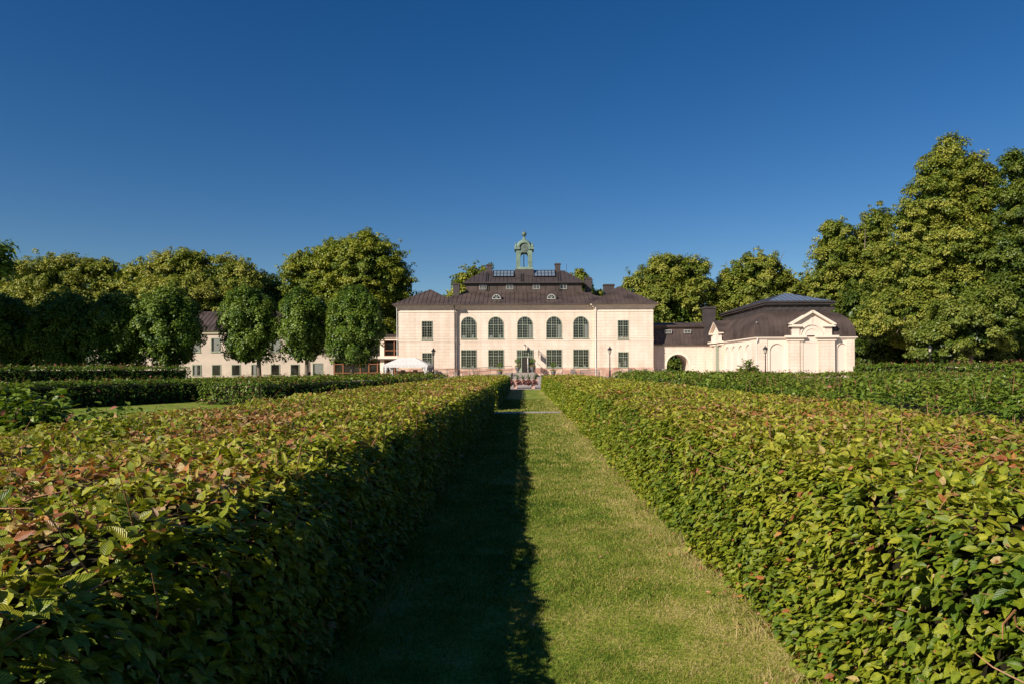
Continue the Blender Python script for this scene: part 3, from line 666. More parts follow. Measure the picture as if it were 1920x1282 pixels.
hip(m, -13.2, 13.8, YC-0.72, 109, 10.63, -8.2, 8.5, 98.5, 105.5, 12.9)
m.box(-12.9, 13.5, 97.6, 107, 10.8, 12.1)
hip(m, -17.75, -8.75, YW-0.75, 109.8, 10.62, -13.25, -13.15, 97.2, 105, 13.1)
hip(m, 9.35, 18.5, YW-0.75, 109.8, 10.62, 13.6, 13.7, 97.2, 105, 13.4)
for x0, x1, y in ((-8.7, 9.3, YC), (-17.8, -8.73, YW), (9.33, 18.55, YW)): m.box(x0, x1, y-0.8, y-0.5, 10.5, 10.66)   # gutters
m.build('roof', M['roof'], palace)
m = MB(); m.box(-8.2, 8.5, 98.55, 105.4, 12.6, 14.25)
for x in [-8.1+0.0*i for i in range(1)]: pass
for k in range(12): m.box(-8.0+1.4*k, -7.95+1.4*k, 98.49, 98.56, 12.9, 14.1)
m.box(-8.3, 8.6, 98.4, 105.5, 12.85, 13.0); m.build('attic', M['roof'], palace)
m = MB(); hip(m, -8.55, 8.85, 98.2, 105.7, 14.27, -5.9, 6.2, 101.9, 102.3, 16.35); m.box(-8.6, 8.9, 98.1, 105.8, 14.1, 14.26)
m.box(-5.95, 6.25, 101.95, 102.25, 16.3, 16.42); m.build('upper_roof', M['roofdark'], palace)
# windows
for cx in (-7.5, -3.75, 0.25, 4.25, 7.95):
    window(palace, YC, cx, 5.98, 2.16, 3.02, rows=8, transom=5, arched=True,
           curtain=((0.74, 0.93, 0.04, 0.6),) if cx > 0 else ((0.1, 0.3, 0.04, 0.15), (0.72, 0.84, 0.04, 0.18)))
for cx in (-7.5, -3.75, 4.25, 7.95): window(palace, YC, cx, 1.97, 2.16, 2.5, rows=6, transom=4, curtain=((0.1, 0.3, 0.03, 0.1), (0.7, 0.82, 0.03, 0.12)))
for cx in (-13.15, 13.7):
    window(palace, YW, cx, 5.78, 1.5, 2.62, lights=2, cols=2, rows=7, transom=5, curtain=((0.3, 0.45, 0.05, 0.13), (0.7, 0.82, 0.04, 0.1)))
    window(palace, YW, cx, 1.97, 1.42, 2.1, lights=2, cols=2, rows=6, transom=4, curtain=((0.1, 0.22, 0.05, 0.3), (0.62, 0.8, 0.1, 0.45)))
# entrance: framed like the windows, a flat dark panel painted as the unlit doorway, one white leaf standing open
m = MB(); cx, z0, w, h = 0.25, 1.33, 2.3, 3.12
for x in (cx-1.15, cx-0.52, cx+0.42, cx+1.05): m.box(x, x+0.1, YC-0.08, YC+0.05, z0, z0+h)
for z in (z0+h-0.1, z0+2.12): m.box(cx-1.05, cx+1.05, YC-0.075, YC+0.05, z, z+0.1)
for x in (cx-0.8, cx+0.76): m.box(x, x+0.035, YC-0.04, YC-0.012, z0+0.6, z0+h-0.1)
for k in range(6):
    z = z0+0.75+0.42*k
    m.box(cx-1.05, cx-0.52, YC-0.038, YC-0.012, z, z+0.03); m.box(cx+0.52, cx+1.05, YC-0.038, YC-0.012, z, z+0.03)
for x in (cx-0.2, cx+0.12): m.box(x, x+0.035, YC-0.04, YC-0.012, z0+2.2, z0+h-0.1)
m.box(cx-0.42, cx+0.42, YC-0.038, YC-0.012, z0+2.6, z0+2.63)
m.box(cx-1.05, cx-0.52, YC-0.07, YC+0.02, z0, z0+0.6); m.box(cx+0.52, cx+1.05, YC-0.07, YC+0.02, z0, z0+0.6)
door = m.build('door', M['green'], palace)
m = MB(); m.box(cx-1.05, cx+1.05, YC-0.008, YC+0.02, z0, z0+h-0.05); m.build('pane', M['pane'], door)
m = MB(); m.box(cx-0.42, cx+0.42, YC-0.0115, YC+0.02, z0, z0+2.12); m.build('doorway', M['dark'], door)  # solid panel, its near-black colour stands in for the dark hall
m = MB(); m.box(cx+0.36, cx+0.42, YC-0.95, YC-0.1, z0+0.02, z0+2.1); m.box(cx+0.32, cx+0.36, YC-0.8, YC-0.25, z0+0.3, z0+0.9); m.box(cx+0.32, cx+0.36, YC-0.8, YC-0.25, z0+1.1, z0+1.95)
m.build('door_leaf', M['pipe'], door)
m = MB(); m.box(-1.6, 1.75, YC-2.2, YC-0.06, 0.5, 1.32)
for k in range(3): m.box(-1.3, 1.5, YC-2.2-0.34*(3-k), YC-2.2, 0.5, 0.75+0.145*(k+0.98))
m.build('steps', M['step'], palace)
# attic windows, eyebrow lunettes, skylights
for cx in (-5.75, -1.9, 1.95, 5.85): window(palace, 98.55, cx, 13.25, 1.0, 0.72, lights=2, cols=2, rows=3, transom=9, frame='white', sill=False, fw=0.06, hw=0.05)
for cx in (-3.68, 3.95):
    m = MB(); y = 95.0; z0 = 10.63 + (y-YC+0.72)*0.51
    m.prism(arch_poly(cx, 1.5, z0-0.2, z0+0.08), y+0.02, y+1.6); d = m.build('dormer', M['roofdark'], palace)
    m = MB(); n = 12; r = 0.58
    for i in range(n):
        a, b = math.pi*i/n, math.pi*(i+1)/n
        m.prism([(cx+r*math.cos(a), z0+0.05+r*math.sin(a)), (cx+r*math.cos(b), z0+0.05+r*math.sin(b)), (cx+(r-.09)*math.cos(b), z0+0.05+(r-.09)*math.sin(b)), (cx+(r-.09)*math.cos(a), z0+0.05+(r-.09)*math.sin(a))], y-0.05, y+0.03)
    m.box(cx-r, cx+r, y-0.05, y+0.03, z0-0.04, z0+0.05)
    for a in (0.9, math.pi/2, math.pi-0.9): m.bar((cx, y-0.02, z0+0.05), (cx+0.5*math.cos(a), y-0.02, z0+0.05+0.5*math.sin(a)), 0.04)
    m.build('frame', M['white'], d)
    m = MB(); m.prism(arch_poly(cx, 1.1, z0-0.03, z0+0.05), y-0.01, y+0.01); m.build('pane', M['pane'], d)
sl_ = (16.35-14.27)/(101.9-98.2); ang = math.atan(sl_)
for xa, xb in ((-4.35, -1.32), (1.65, 4.75)):
    m = MB(); ya, yb = 99.75, 101.75
    za, zb_ = 14.27+(ya-98.2)*sl_, 14.27+(yb-98.2)*sl_
    up = Vector((0, -math.sin(ang), math.cos(ang)))
    for x in np.linspace(xa, xb, 7): m.bar(Vector((x, ya, za))+up*0.14, Vector((x, yb, zb_))+up*0.14, 0.06 if xa < x < xb else 0.1, 0.12, up=up)
    for t in (0, 0.5, 1): m.bar(Vector((xa, ya+(yb-ya)*t, za+(zb_-za)*t))+up*0.138, Vector((xb, ya+(yb-ya)*t, za+(zb_-za)*t))+up*0.138, 0.05 if t == 0.5 else 0.1, 0.11, up=up)
    s = m.build('skylight', M['black'], palace)
    m = MB(); m.bar(Vector(((xa+xb)/2, ya, za))+up*0.11, Vector(((xa+xb)/2, yb, zb_))+up*0.11, xb-xa-0.02, 0.06, up=up); m.build('pane', M['skytint_pane'], s)
m = MB()
for x in (-0.15, 0.15): m.bar((x-0.1, 98.2, 14.36), (x-0.1, 101.9, 16.45), 0.05)
for k in range(11): t = k/10; m.bar((-0.25, 98.2+3.7*t, 14.36+2.09*t), (0.05, 98.2+3.7*t, 14.36+2.09*t), 0.035)
for x0 in (-5.2, 5.3):
    m.build('roof_ladder', M['black'], palace); m = MB()
    for dx in (-0.15, 0.15): m.bar((x0+dx, 98.3, 13.0), (x0+dx, 98.3, 14.3), 0.05); m.bar((x0+dx, 98.2, 14.36), (x0+dx, 101.2, 16.06), 0.05)
    for k in range(6): m.bar((x0-0.15, 98.3, 13.1+0.2*k), (x0+0.15, 98.3, 13.1+0.2*k), 0.035)
m.build('roof_ladder', M['black'], palace)
for x0, x1, y, z0, z1 in ((-10.0, -8.95, 97, 11.3, 13.95), (9.0, 10.1, 99.5, 11.5, 15.0), (12.0, 13.75, 102, 12, 14.35), (-5.5, -4.55, 102, 15.6, 17.4), (4.75, 5.7, 102, 15.6, 17.5)):
    m = MB(); d = 0.9; m.box(x0+0.08, x1-0.08, y, y+d, z0, z1-0.2); m.box(x0, x1, y-0.08, y+d+0.08, z1-0.2, z1-0.06); m.box(x0+0.05, x1-0.05, y-0.03, y+d+0.03, z1-0.06, z1+0.02)
    m.build('chimney', M['roofdark'], palace)
m = MB()
m.tube([(6.6, 103, 15), (6.6, 103, 17.6)], 0.025, 5); m.build('aerial', M['black'], palace)
# turret
cx, cy = 0.22, 102.1
m = MB(); m.box(cx-1.4, cx+1.4, cy-1.4, cy+1.4, 15.3, 16.45); m.build('turret_base', M['roofdark'], palace)
m = MB(); m.box(cx-1.33, cx+1.33, cy-1.33, cy+1.33, 16.45, 16.62); m.box(cx-1.26, cx+1.26, cy-1.26, cy+1.26, 16.62, 16.8)
hw_, ow = 1.2, 0.56
def arch_wall(m, c, plane):
    """one face of the lantern with a round-headed opening, 30 cm thick"""
    outer = [(-hw_, 16.8), (-ow, 16.8), (-ow, 18.55)] + [(-ow*math.cos(math.pi*i/10), 18.55 + ow*math.sin(math.pi*i/10)) for i in range(1, 10)] + [(ow, 18.55), (ow, 16.8), (hw_, 16.8), (hw_, 19.4), (-hw_, 19.4)]
    if plane == 'f': m.prism([(cx+a, z) for a, z in outer], cy-hw_, cy-hw_+0.34)
    if plane == 'b': m.prism([(cx+a, z) for a, z in outer], cy+hw_-0.34, cy+hw_)
    inner = [(max(-hw_+0.345, min(hw_-0.345, a)), z) for a, z in outer]
    if plane == 'l': m.prism([(cy+a, z) for a, z in inner], cx-hw_, cx-hw_+0.34, 'x')
    if plane == 'r': m.prism([(cy+a, z) for a, z in inner], cx+hw_-0.34, cx+hw_, 'x')
for p in 'fblr': arch_wall(m, None, p)
for k in range(8):      # rusticated bands on the piers
    z = 16.95+0.29*k
    for sx in (-1, 1):
        x = cx + sx*0.9; m.box(x-0.27, x+0.27, cy-hw_-0.035, cy-hw_+0.02, z, z+0.22)
for sx in (-1, 1):
    x = cx+sx*0.78; m.box(min(x, x-sx*0.26), max(x, x-sx*0.26), cy-hw_-0.06, cy-hw_+0.01, 18.42, 18.52)
m.build('turret_wall', M['verdigris'], palace)
m = MB()
for sx in (-1, 1): m.box(cx+sx*1.44 if sx < 0 else cx+0.62, cx-0.62 if sx < 0 else cx+1.44, cy-1.44, cy-0.9, 19.42, 19.68)
m.box(cx-1.44, cx-0.9, cy-0.9, cy+1.44, 19.42, 19.68); m.box(cx+0.9, cx+1.44, cy-0.9, cy+1.44, 19.42, 19.68); m.box(cx-0.9, cx+0.9, cy+0.9, cy+1.44, 19.42, 19.68)
n = 14
for i in range(n):   # curved hood over the clock
    a, b = math.pi*i/n, math.pi*(i+1)/n
    for y0, y1, r1, r0 in ((cy-1.44, cy-0.9, 0.95, 0.72),):
        m.prism([(cx+r1*math.cos(a), 19.66+r1*math.sin(a)), (cx+r1*math.cos(b), 19.66+r1*math.sin(b)), (cx+r0*math.cos(b), 19.66+r0*math.sin(b)), (cx+r0*math.cos(a), 19.66+r0*math.sin(a))], y0, y1)
m.build('turret_cornice', M['verdigris'], palace)
m = MB(); dome = [(1.3, 19.66), (1.24, 20.0), (1.1, 20.38), (0.85, 20.72), (0.5, 20.95), (0.3, 21.05), (0.3, 21.12), (0.2, 21.2), (0.16, 21.42), (0.23, 21.48), (0.1, 21.56)]
m.lathe(cx, cy, dome, 20); m.lathe(cx, cy-0.1, [(1.05, 19.66), (1.02, 20.2), (0.7, 20.75), (0.3, 20.98)], 20)
m.build('turret_dome', M['verdigris'], palace, smooth=False)
m = MB(); m.ball((cx, cy, 21.92), 0.37, 16); m.tube([(cx, cy, 21.5), (cx, cy, 21.6)], 0.1, 8); m.tube([(cx, cy, 22.25), (cx, cy, 23.0)], [0.03, 0.01], 6); m.build('finial', M['verdark'], palace, smooth=True)
for sx in (-1, 1):
    for sy in (-1, 1):
        m = MB(); m.lathe(cx+sx*1.22, cy+sy*1.22, [(0.17, 19.68), (0.2, 19.8), (0.14, 20.1), (0.08, 20.18), (0.06, 20.25), (0.11, 20.33), (0.09, 20.42), (0.01, 20.47)], 10); m.build('corner_urn', M['verdigris'], palace)
m = MB(); m.prism([(cx+0.72*math.cos(2*math.pi*i/24), 19.66+0.72*math.sin(2*math.pi*i/24)) for i in range(24)], cy-1.25, cy-0.8)
ck = m.build('clock', M['verdark'], palace)
m = MB(); m.prism([(cx+0.47*math.cos(2*math.pi*i/24), 19.6+0.47*math.sin(2*math.pi*i/24)) for i in range(24)], cy-1.3, cy-1.24); m.build('clock_face', M['verdark'], ck)
m = MB(); m.bar((cx, cy-1.32, 19.6), (cx+0.02, cy-1.32, 19.98), 0.04, 0.02); m.bar((cx, cy-1.32, 19.6), (cx+0.22, cy-1.32, 19.72), 0.045, 0.02); m.build('clock_hand', M['verdigris'], ck)
m = MB(); m.tube([(cx-0.05, cy, 16.8), (cx-0.05, cy, 19.5)], 0.07, 8); m.build('bell_pole', M['white'], palace)
for x, y in ((-17.25, YW), (-9.0, YC), (9.95, YW)): downpipe(palace, x, y, 0.8, 10.45)
for x in (-9.35,): downpipe(palace, x, YW, 0.8, 10.45, 'rail')

# things fixed to the facade
t = thing('wall_lantern', 'small brass wall lantern hanging above the palace door', 'lantern', (0.25, YC-0.5, 4.75))
m = MB(); m.bar((0.25, YC, 5.05), (0.25, YC-0.55, 5.2), 0.04); m.tube([(0.25, YC-0.52, 5.2), (0.25, YC-0.52, 5.05)], 0.02, 6); m.build('bracket', M['black'], t)
m = MB(); m.lathe(0.25, YC-0.52, [(0.2, 4.98), (0.06, 5.16), (0.02, 5.2)], 6); m.build('cap', M['rail'], t)
m = MB(); m.lathe(0.25, YC-0.52, [(0.1, 4.5), (0.17, 4.97)], 6); m.build('lamp_glass', M['lampglass'], t)
t = thing('hanging_sign', 'small dark sign hanging from a wall bracket right of the palace door', 'sign', (3.1, YC-0.5, 3.0))
m = MB(); m.bar((2.12, YC, 4.3), (2.12, YC-1.15, 4.3), 0.05); m.bar((2.12, YC-0.02, 3.7), (2.12, YC-0.02, 4.4), 0.05); m.bar((2.12, YC, 3.85), (2.12, YC-0.45, 4.28), 0.03); m.build('bracket', M['black'], t)
m = MB(); m.box(2.1, 2.14, YC-1.08, YC-0.3, 3.3, 4.08); m.bar((2.12, YC-0.95, 4.05), (2.12, YC-0.95, 4.3), 0.02); m.bar((2.12, YC-0.42, 4.05), (2.12, YC-0.42, 4.3), 0.02); m.build('board', M['rail'], t)
t = thing('ramp_railing', 'thin dark railing of the sloping ramp left of the palace door', 'railing', (-6, YC-1.9, 0.75))
yr = YC-2.3
m = MB()
for z in (0.42, 0.9): m.tube([(-12.2, yr, 0.8+z*0.75), (-11.6, yr, 0.85+z), (-1.5, yr, 1.32+z)], 0.03, 6)
m.build('handrail', M['rail'], t)
for k in range(8):
    x = -11.6 + 10.1*k/7; z = 0.85 + 0.47*k/7; m = MB(); m.tube([(x, yr, z-0.3), (x, yr, z+0.92)], 0.028, 6); m.build('post', M['rail'], t)
m = MB(); m.prism([(-12.0, 0.5), (-1.6, 0.5), (-1.6, 1.3), (-12.0, 0.78)], yr-0.1, yr+1.5); tag(m.build('entrance_ramp', M['step'], None), 'low stone ramp rising along the palace front to the door', 'ramp')
t = thing('stair_railing', 'dark stepped handrail right of the palace door', 'railing', (1.7, YC-2.2, 0.75))
m = MB(); m.tube([(1.6, YC-0.3, 2.9), (1.6, YC-0.9, 2.85), (1.6, YC-3.2, 1.85)], 0.035, 6); m.tube([(1.6, YC-0.9, 2.3), (1.6, YC-3.2, 1.35)], 0.025, 6); m.build('handrail', M['black'], t)
for y, z0, z1 in ((YC-0.9, 1.3, 2.85), (YC-2.0, 1.3, 2.35), (YC-3.2, 0.7, 1.85)):
    m = MB(); m.tube([(1.6, y, z0), (1.6, y, z1)], 0.035, 6); m.build('post', M['black'], t)

# ================================================================== LINK WING WITH ARCHWAY
YL = 106.0
link = thing('link_wing', 'low cream link wing with an arched gateway and dark mansard roof', 'building', (24, YL+2, 0.75))
m = MB(); cxa = 24.0; rw = 1.72
out = [(17.9, 0.4), (cxa-rw, 0.4), (cxa-rw, 2.25)] + [(cxa-rw*math.cos(math.pi*i/16), 2.25+rw*math.sin(math.pi*i/16)) for i in range(1, 16)] + [(cxa+rw, 2.25), (cxa+rw, 0.4), (30.1, 0.4), (30.1, 5.4), (17.9, 5.4)]
m.prism(out, YL, YL+4.5); m.box(26.7, 28.3, YL-0.03, YL+0.05, 0.8, 3.0); m.box(17.9, 30.1, YL-0.06, YL+0.1, 5.1, 5.2); m.build('wall', M['wallfine'], link)
m = MB()
for i in range(16):
    a, b = math.pi*i/16, math.pi*(i+1)/16
    m.prism([(cxa+(rw+.28)*math.cos(a), 2.25+(rw+.28)*math.sin(a)), (cxa+(rw+.28)*math.cos(b), 2.25+(rw+.28)*math.sin(b)), (cxa+rw*math.cos(b), 2.25+rw*math.sin(b)), (cxa+rw*math.cos(a), 2.25+rw*math.sin(a))], YL-0.04, YL+0.02)
m.build('arch_trim', M['cream'], link)
m = MB(); prof = [(YL-0.35, 5.4), (YL-0.35, 5.6), (YL-0.05, 5.65), (YL+0.25, 6.4), (YL+0.6, 7.7), (YL+0.7, 7.9), (YL+0.4, 8.2), (YL+0.35, 8.5), (YL+2.2, 9.0), (YL+4.9, 5.4)]
m.prism(prof, 17.9, 30.3, 'x')
for k in range(20):
    x = 18.2+0.62*k; m.bar((x, YL+0.23, 6.4), (x, YL+0.58, 7.7), 0.03, 0.05); m.bar((x, YL-0.07, 5.66), (x, YL+0.23, 6.4), 0.03, 0.05)
m.build('roof', M['roof'], link)
for cx in (19.0, 22.6, 25.6):
    window(link, YL+0.3, cx, 7.2, 1.1, 0.55, lights=2, cols=2, rows=2, transom=9, frame='white', sill=False, fw=0.07, hw=0.05)
m = MB(); m.box(28.2, 29.9, YL-0.1, YL+1.4, 5.4, 11.0); m.box(28.1, 30.0, YL-0.2, YL+1.5, 11.0, 11.3); m.build('chimney', M['roofdark'], link)
downpipe(link, 30.0, YL, 0.8, 5.35)

# ================================================================== PAVILION (GALLERY) ON THE RIGHT
GX0, GX1, GY0, GY1 = 30.15, 42.55, 88.0, 112.0
gal = thing('pavilion', 'cream pavilion with curved dark mansard roof, pedimented bays and blind arches', 'building', (36.5, 100, 0.75))
m = MB(); m.box(GX0, GX1, GY0, GY1, 1.0, 5.45); m.build('wall', M['cream2'], gal)
m = MB(); m.box(GX0-0.08, GX1+0.08, GY0-0.08, GY1+0.08, 0.4, 1.0); m.build('plinth', M['plinth'], gal)
# pilasters, corners and the frames left round the blind arches
def panel_frame(m, a0, a1, z0, z1, put):
    """wall skin with a round-headed recess between a0 and a1"""
    c, r = (a0+a1)/2, (a1-a0)/2-0.35; zs = z1-0.55-r
    put(m, [(a0, z0), (c-r, z0), (c-r, zs)] + [(c-r*math.cos(math.pi*i/14), zs+r*math.sin(math.pi*i/14)) for i in range(1, 14)] + [(c+r, zs), (c+r, z0), (a1, z0), (a1, z1), (a0, z1)])
front = lambda m, poly: m.prism(poly, GY0-0.14, GY0)
left = lambda m, poly: m.prism(poly, GX0-0.14, GX0, 'x')
for a0, a1, put in [(31.4, 33.95, front), (40.1, 42.0, front)] + [(89.6+3.05*k, 92.65+3.05*k, left) for k in range(4)] + [(107.7, 110.5, left)]:
    m = MB(); panel_frame(m, a0, a1, 1.0, 5.45, put); m.build('blind_arch', M['cream'], gal)
m = MB(); m.box(34.1, 39.9, GY0-0.4, GY0, 1.0, 5.9); m.box(35.95, 37.75, GY0-0.44, GY0-0.39, 5.0, 5.06); m.build('central_bay', M['cream2'], gal)
PB = (33.95, 35.45, 38.0, 40.1)      # central bay
for bx in ((GX0-0.2, GX0+1.25, GY0-0.22, GY0+0.02, 1.0, 5.45), (GX1-0.95, GX1+0.08, GY0-0.22, GY0+0.02, 1.0, 5.45), (GX0-0.205, GX0, GY0+0.02, GY0+1.6, 1.0, 5.45), (GX0-0.2, GX0, 110.5, GY1, 1.0, 5.45),
           (PB[0], PB[1], GY0-0.58, GY0, 1.0, 5.25), (PB[2]-0.2, PB[3]-0.15, GY0-0.58, GY0, 1.0, 5.25), (PB[1], PB[1]+0.45, GY0-0.48, GY0, 1.0, 5.25), (GX0-0.5, GX0, 101.9, 103.3, 1.0, 5.25), (GX0-0.5, GX0, 105.9, 107.4, 1.0, 5.25)):
    m = MB(); m.box(*bx); m.build('pilaster', M['wall'], gal)
m = MB()  # entablature all round, broken forward over the pilasters
m.box(GX0-0.25, GX1+0.25, GY0-0.28, GY1+0.2, 5.45, 5.6); m.box(GX0-0.4, GX1+0.4, GY0-0.42, GY1+0.3, 5.6, 5.72)
for x0, x1 in ((PB[0]-0.12, PB[1]+0.5), (PB[2]-0.32, PB[3]-0.03)):
    m.box(x0, x1, GY0-0.68, GY0-0.2, 5.25, 5.5); m.box(x0-0.25, x1+0.25, GY0-0.95, GY0-0.2, 5.62, 5.9); m.box(x0-0.12, x1+0.12, GY0-0.8, GY0-0.2, 5.5, 5.62)
for y0, y1 in ((101.8, 103.4), (105.8, 107.5)):
    m.box(GX0-0.8, GX0-0.2, y0, y1, 5.25, 5.5); m.box(GX0-1.05, GX0-0.2, y0-0.2, y1+0.2, 5.6, 5.85)
m.build('entablature', M['cream'], gal)
m = MB()  # upper stage of the bay with pediment
xa, xb, xm = 34.45, 39.55, 37.0
m.prism([(xa, 5.72), (xb, 5.72), (xb, 7.3), (xm, 8.75), (xa, 7.3)], GY0-0.4, GY0+3.0)
m.box(xa, xa+0.95, GY0-0.6, GY0-0.3, 5.9, 7.0); m.box(xb-0.95, xb, GY0-0.6, GY0-0.3, 5.9, 7.0)
c, r = xm, 1.35
for i in range(16):
    a, b = math.pi*i/16, math.pi*(i+1)/16
    for ri, ro, d in ((1.35, 1.5, 0.12), (0.85, 0.9, 0.06)):
        m.prism([(c+ro*math.cos(a), 5.9+ro*math.sin(a)), (c+ro*math.cos(b), 5.9+ro*math.sin(b)), (c+ri*math.cos(b), 5.9+ri*math.sin(b)), (c+ri*math.cos(a), 5.9+ri*math.sin(a))], GY0-0.4-d, GY0-0.39)
m.prism([(xm-0.12, 7.4), (xm+0.12, 7.4), (xm+0.2, 8.2), (xm-0.2, 8.2)], GY0-0.46, GY0-0.39)
m.build('pediment_wall', M['cream2'], gal); m = MB()
ym, ya, yb = 104.65, 102.2, 107.1
m.prism([(ya, 5.72), (yb, 5.72), (yb, 7.15), (ym, 8.6), (ya, 7.15)], GX0-0.4, GX0+3, 'x')
m.box(GX0-0.65, GX0-0.25, ya, ya+0.9, 5.85, 6.95); m.box(GX0-0.65, GX0-0.25, yb-0.9, yb, 5.85, 6.95)
m.build('pediment_wall', M['cream2'], gal)
m = MB()
for x0, x1 in ((xa-0.35, xa+1.15), (xb-1.15, xb+0.35)): m.box(x0, x1, GY0-0.9, GY0-0.25, 7.0, 7.28)
for sg in (-1, 1): m.bar((xm+sg*2.95, GY0-0.6, 7.25), (xm+sg*0.0, GY0-0.6, 8.98), 0.6, 0.3, up=(0, 0, 1))
m.build('pediment', M['cream'], gal); m = MB()
for y0, y1 in ((ya-0.3, ya+1.0), (yb-1.0, yb+0.3)): m.box(GX0-0.95, GX0-0.2, y0, y1, 6.95, 7.2)
for sg in (-1, 1): m.bar((GX0-0.55, ym+sg*2.8, 7.15), (GX0-0.55, ym, 8.85), 0.8, 0.28, up=(0, 0, 1))
m.build('pediment', M['cream'], gal)
m = MB()
for sg in (-1, 1): m.bar((xm+sg*3.05, GY0+1.3, 7.3), (xm, GY0+1.3, 9.1), 4.4, 0.1, up=(0, 0, 1))
m.build('pediment_roof', M['roof'], gal); m = MB()
for sg in (-1, 1): m.bar((GX0+1.2, ym+sg*2.9, 7.25), (GX0+1.2, ym, 8.98), 4.4, 0.1, up=(0, 0, 1))
m.build('pediment_roof', M['roof'], gal)
m = MB()  # curved mansard: rings of decreasing rectangle
ring = []
for i in range(9):
    t = i/8*math.pi/2; ins = -0.25 + 2.35*(1-math.cos(t)); z = 5.85 + 3.2*math.sin(t); ring.append((ins, z))
ring = [(-0.34, 5.725), (-0.34, 5.86)] + ring
vs = []; fs = []
for ins, z in ring: vs += [(GX0+ins, GY0+ins, z), (GX1-ins, GY0+ins, z), (GX1-ins, GY1-ins, z), (GX0+ins, GY1-ins, z)]
for i in range(len(ring)-1):
    for k in range(4): fs.append((4*i+k, 4*i+(k+1) % 4, 4*i+4+(k+1) % 4, 4*i+4+k))
fs += [(3, 2, 1, 0), tuple(4*(len(ring)-1)+k for k in range(4))]
m.add(vs, fs)
def curved_rib(fixed, v, along):
    for i in range(2, len(ring)-1):
        (i0, z0), (i1, z1) = ring[i], ring[i+1]
        if along == 'front':
            if GX0+i1 < v < GX1-i1: m.bar((v, GY0+i0-0.02, z0+.01), (v, GY0+i1-0.02, z1+.01), 0.035, 0.05)
        else:
            if GY0+i1 < v < GY1-i1: m.bar((GX0+i0-0.02, v, z0+.01), (GX0+i1-0.02, v, z1+.01), 0.035, 0.05)
for k in range(22): curved_rib(0, GX0+0.3+0.59*k, 'front')
for k in range(36): curved_rib(0, GY0+0.3+0.66*k, 'left')
m.build('roof', M['roof'], gal)
ux0, ux1, uy0, uy1 = GX0+2.0, GX1-2.0, GY0+2.0, GY1-2.0
m = MB(); m.box(ux0, ux1, uy0, uy1, 8.9, 10.05)
for k in range(9): m.box(ux0+0.4+k, ux0+0.9+k, uy0-0.05, uy0+0.02, 9.3, 9.9)
for k in range(12): m.box(ux0-0.05, ux0+0.02, uy0+0.6+1.6*k, uy0+1.3+1.6*k, 9.55, 9.95)
m.box(ux0-0.4, ux1+0.4, uy0-0.4, uy1+0.4, 10.05, 10.3); m.box(ux0-0.55, ux1+0.55, uy0-0.55, uy1+0.55, 10.3, 10.45); m.build('roof_lantern', M['roofdark'], gal)
m = MB(); ax = (ux0+ux1)/2; hip(m, ux0-0.5, ux1+0.5, uy0-0.5, uy1+0.5, 10.46, ax-0.05, ax+0.05, uy0+5.0, uy1-5, 12.1, seams=False); m.build('lantern_roof', M['roofblue'], gal)
m = MB(); A, B, Cc = Vector((ux0+0.1, uy0-0.42, 10.52)), Vector((ux1-0.1, uy0-0.42, 10.52)), Vector((ax, uy0+4.75, 12.08))
m.add([A+Vector((0, -.03, .05)), B+Vector((0, -.03, .05)), Cc+Vector((0, -.03, .05)), A, B, Cc], [(0, 1, 2), (5, 4, 3), (0, 3, 4, 1), (1, 4, 5, 2), (2, 5, 3, 0)])
skl = m.build('skylight', M['skytint_pane'], gal)
m = MB(); ribs(m, A+Vector((0, -.03, .06)), B+Vector((0, -.03, .06)), Cc+Vector((.01, -.03, .06)), Cc+Vector((-.01, -.03, .06)), 0.75, 0.07, 0.07); m.build('glazing_bars', M['roof'], skl)
m = MB(); m.box(GX0-0.3, GX0, 103.6, 105.7, 0.8, 5.3)
for k in range(4): m.box(GX0-0.36, GX0-0.29, 103.75+0.5*k, 104.1+0.5*k, 1.0, 5.2)
m.build('door', M['green'], gal)
downpipe(gal, GX0-0.12, GY0-0.1, 0.8, 5.6)
for x in (35.5+0.5, 40.18): downpipe(gal, x, GY0-0.05, 0.8, 5.2, 'rail', 0.05)
gal.location = (32.05, 87.8, 0.872); gal.scale = (0.878,)*3
link.location = (21.62, 97.3, 0.849); link.scale = (0.901,)*3

# ================================================================== LONG ANNEX ON THE LEFT
YA = 105.0
ann = thing('annex', 'long two storey annex with dark roof half hidden behind the clipped trees', 'building', (-42, YA+5, 0.75))
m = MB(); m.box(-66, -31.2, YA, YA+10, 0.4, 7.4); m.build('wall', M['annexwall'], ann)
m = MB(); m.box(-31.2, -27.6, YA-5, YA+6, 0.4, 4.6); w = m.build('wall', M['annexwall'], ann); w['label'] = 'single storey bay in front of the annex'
m = MB(); m.box(-66.2, -31.0, YA-0.3, YA+10.3, 7.4, 7.75); m.build('cornice', M['cream'], ann)
m = MB(); hip(m, -67, -30.5, YA-0.6, YA+10.6, 7.76, -62, -35, YA+4.8, YA+5.2, 11.2, step=0.7); m.box(-31.5, -24.5, YA-5.5, YA+6, 4.62, 5.0); m.build('roof', M['roof'], ann)
for k in range(8): window(ann, YA, -47.3+2.1*k*1.46-6.1, 4.6, 1.45, 2.15, lights=1, cols=1, rows=1, transom=9, curtain=((0.3, 0.9, 0.05, 0.95),), fw=0.1)
for k in range(7): window(ann, YA, -50.2+3.02*k, 0.95, 1.4, 1.75, lights=1, cols=1, rows=1, transom=9, curtain=((0.25, 0.55, 0.05, 0.95),) if k % 3 == 0 else (), fw=0.1, sill=False)
window(ann, YA-5, -30.1, 0.95, 1.5, 1.85, lights=1, cols=1, rows=1, transom=9, curtain=((0.2, 0.9, 0.03, 0.97),), fw=0.1, sill=False)
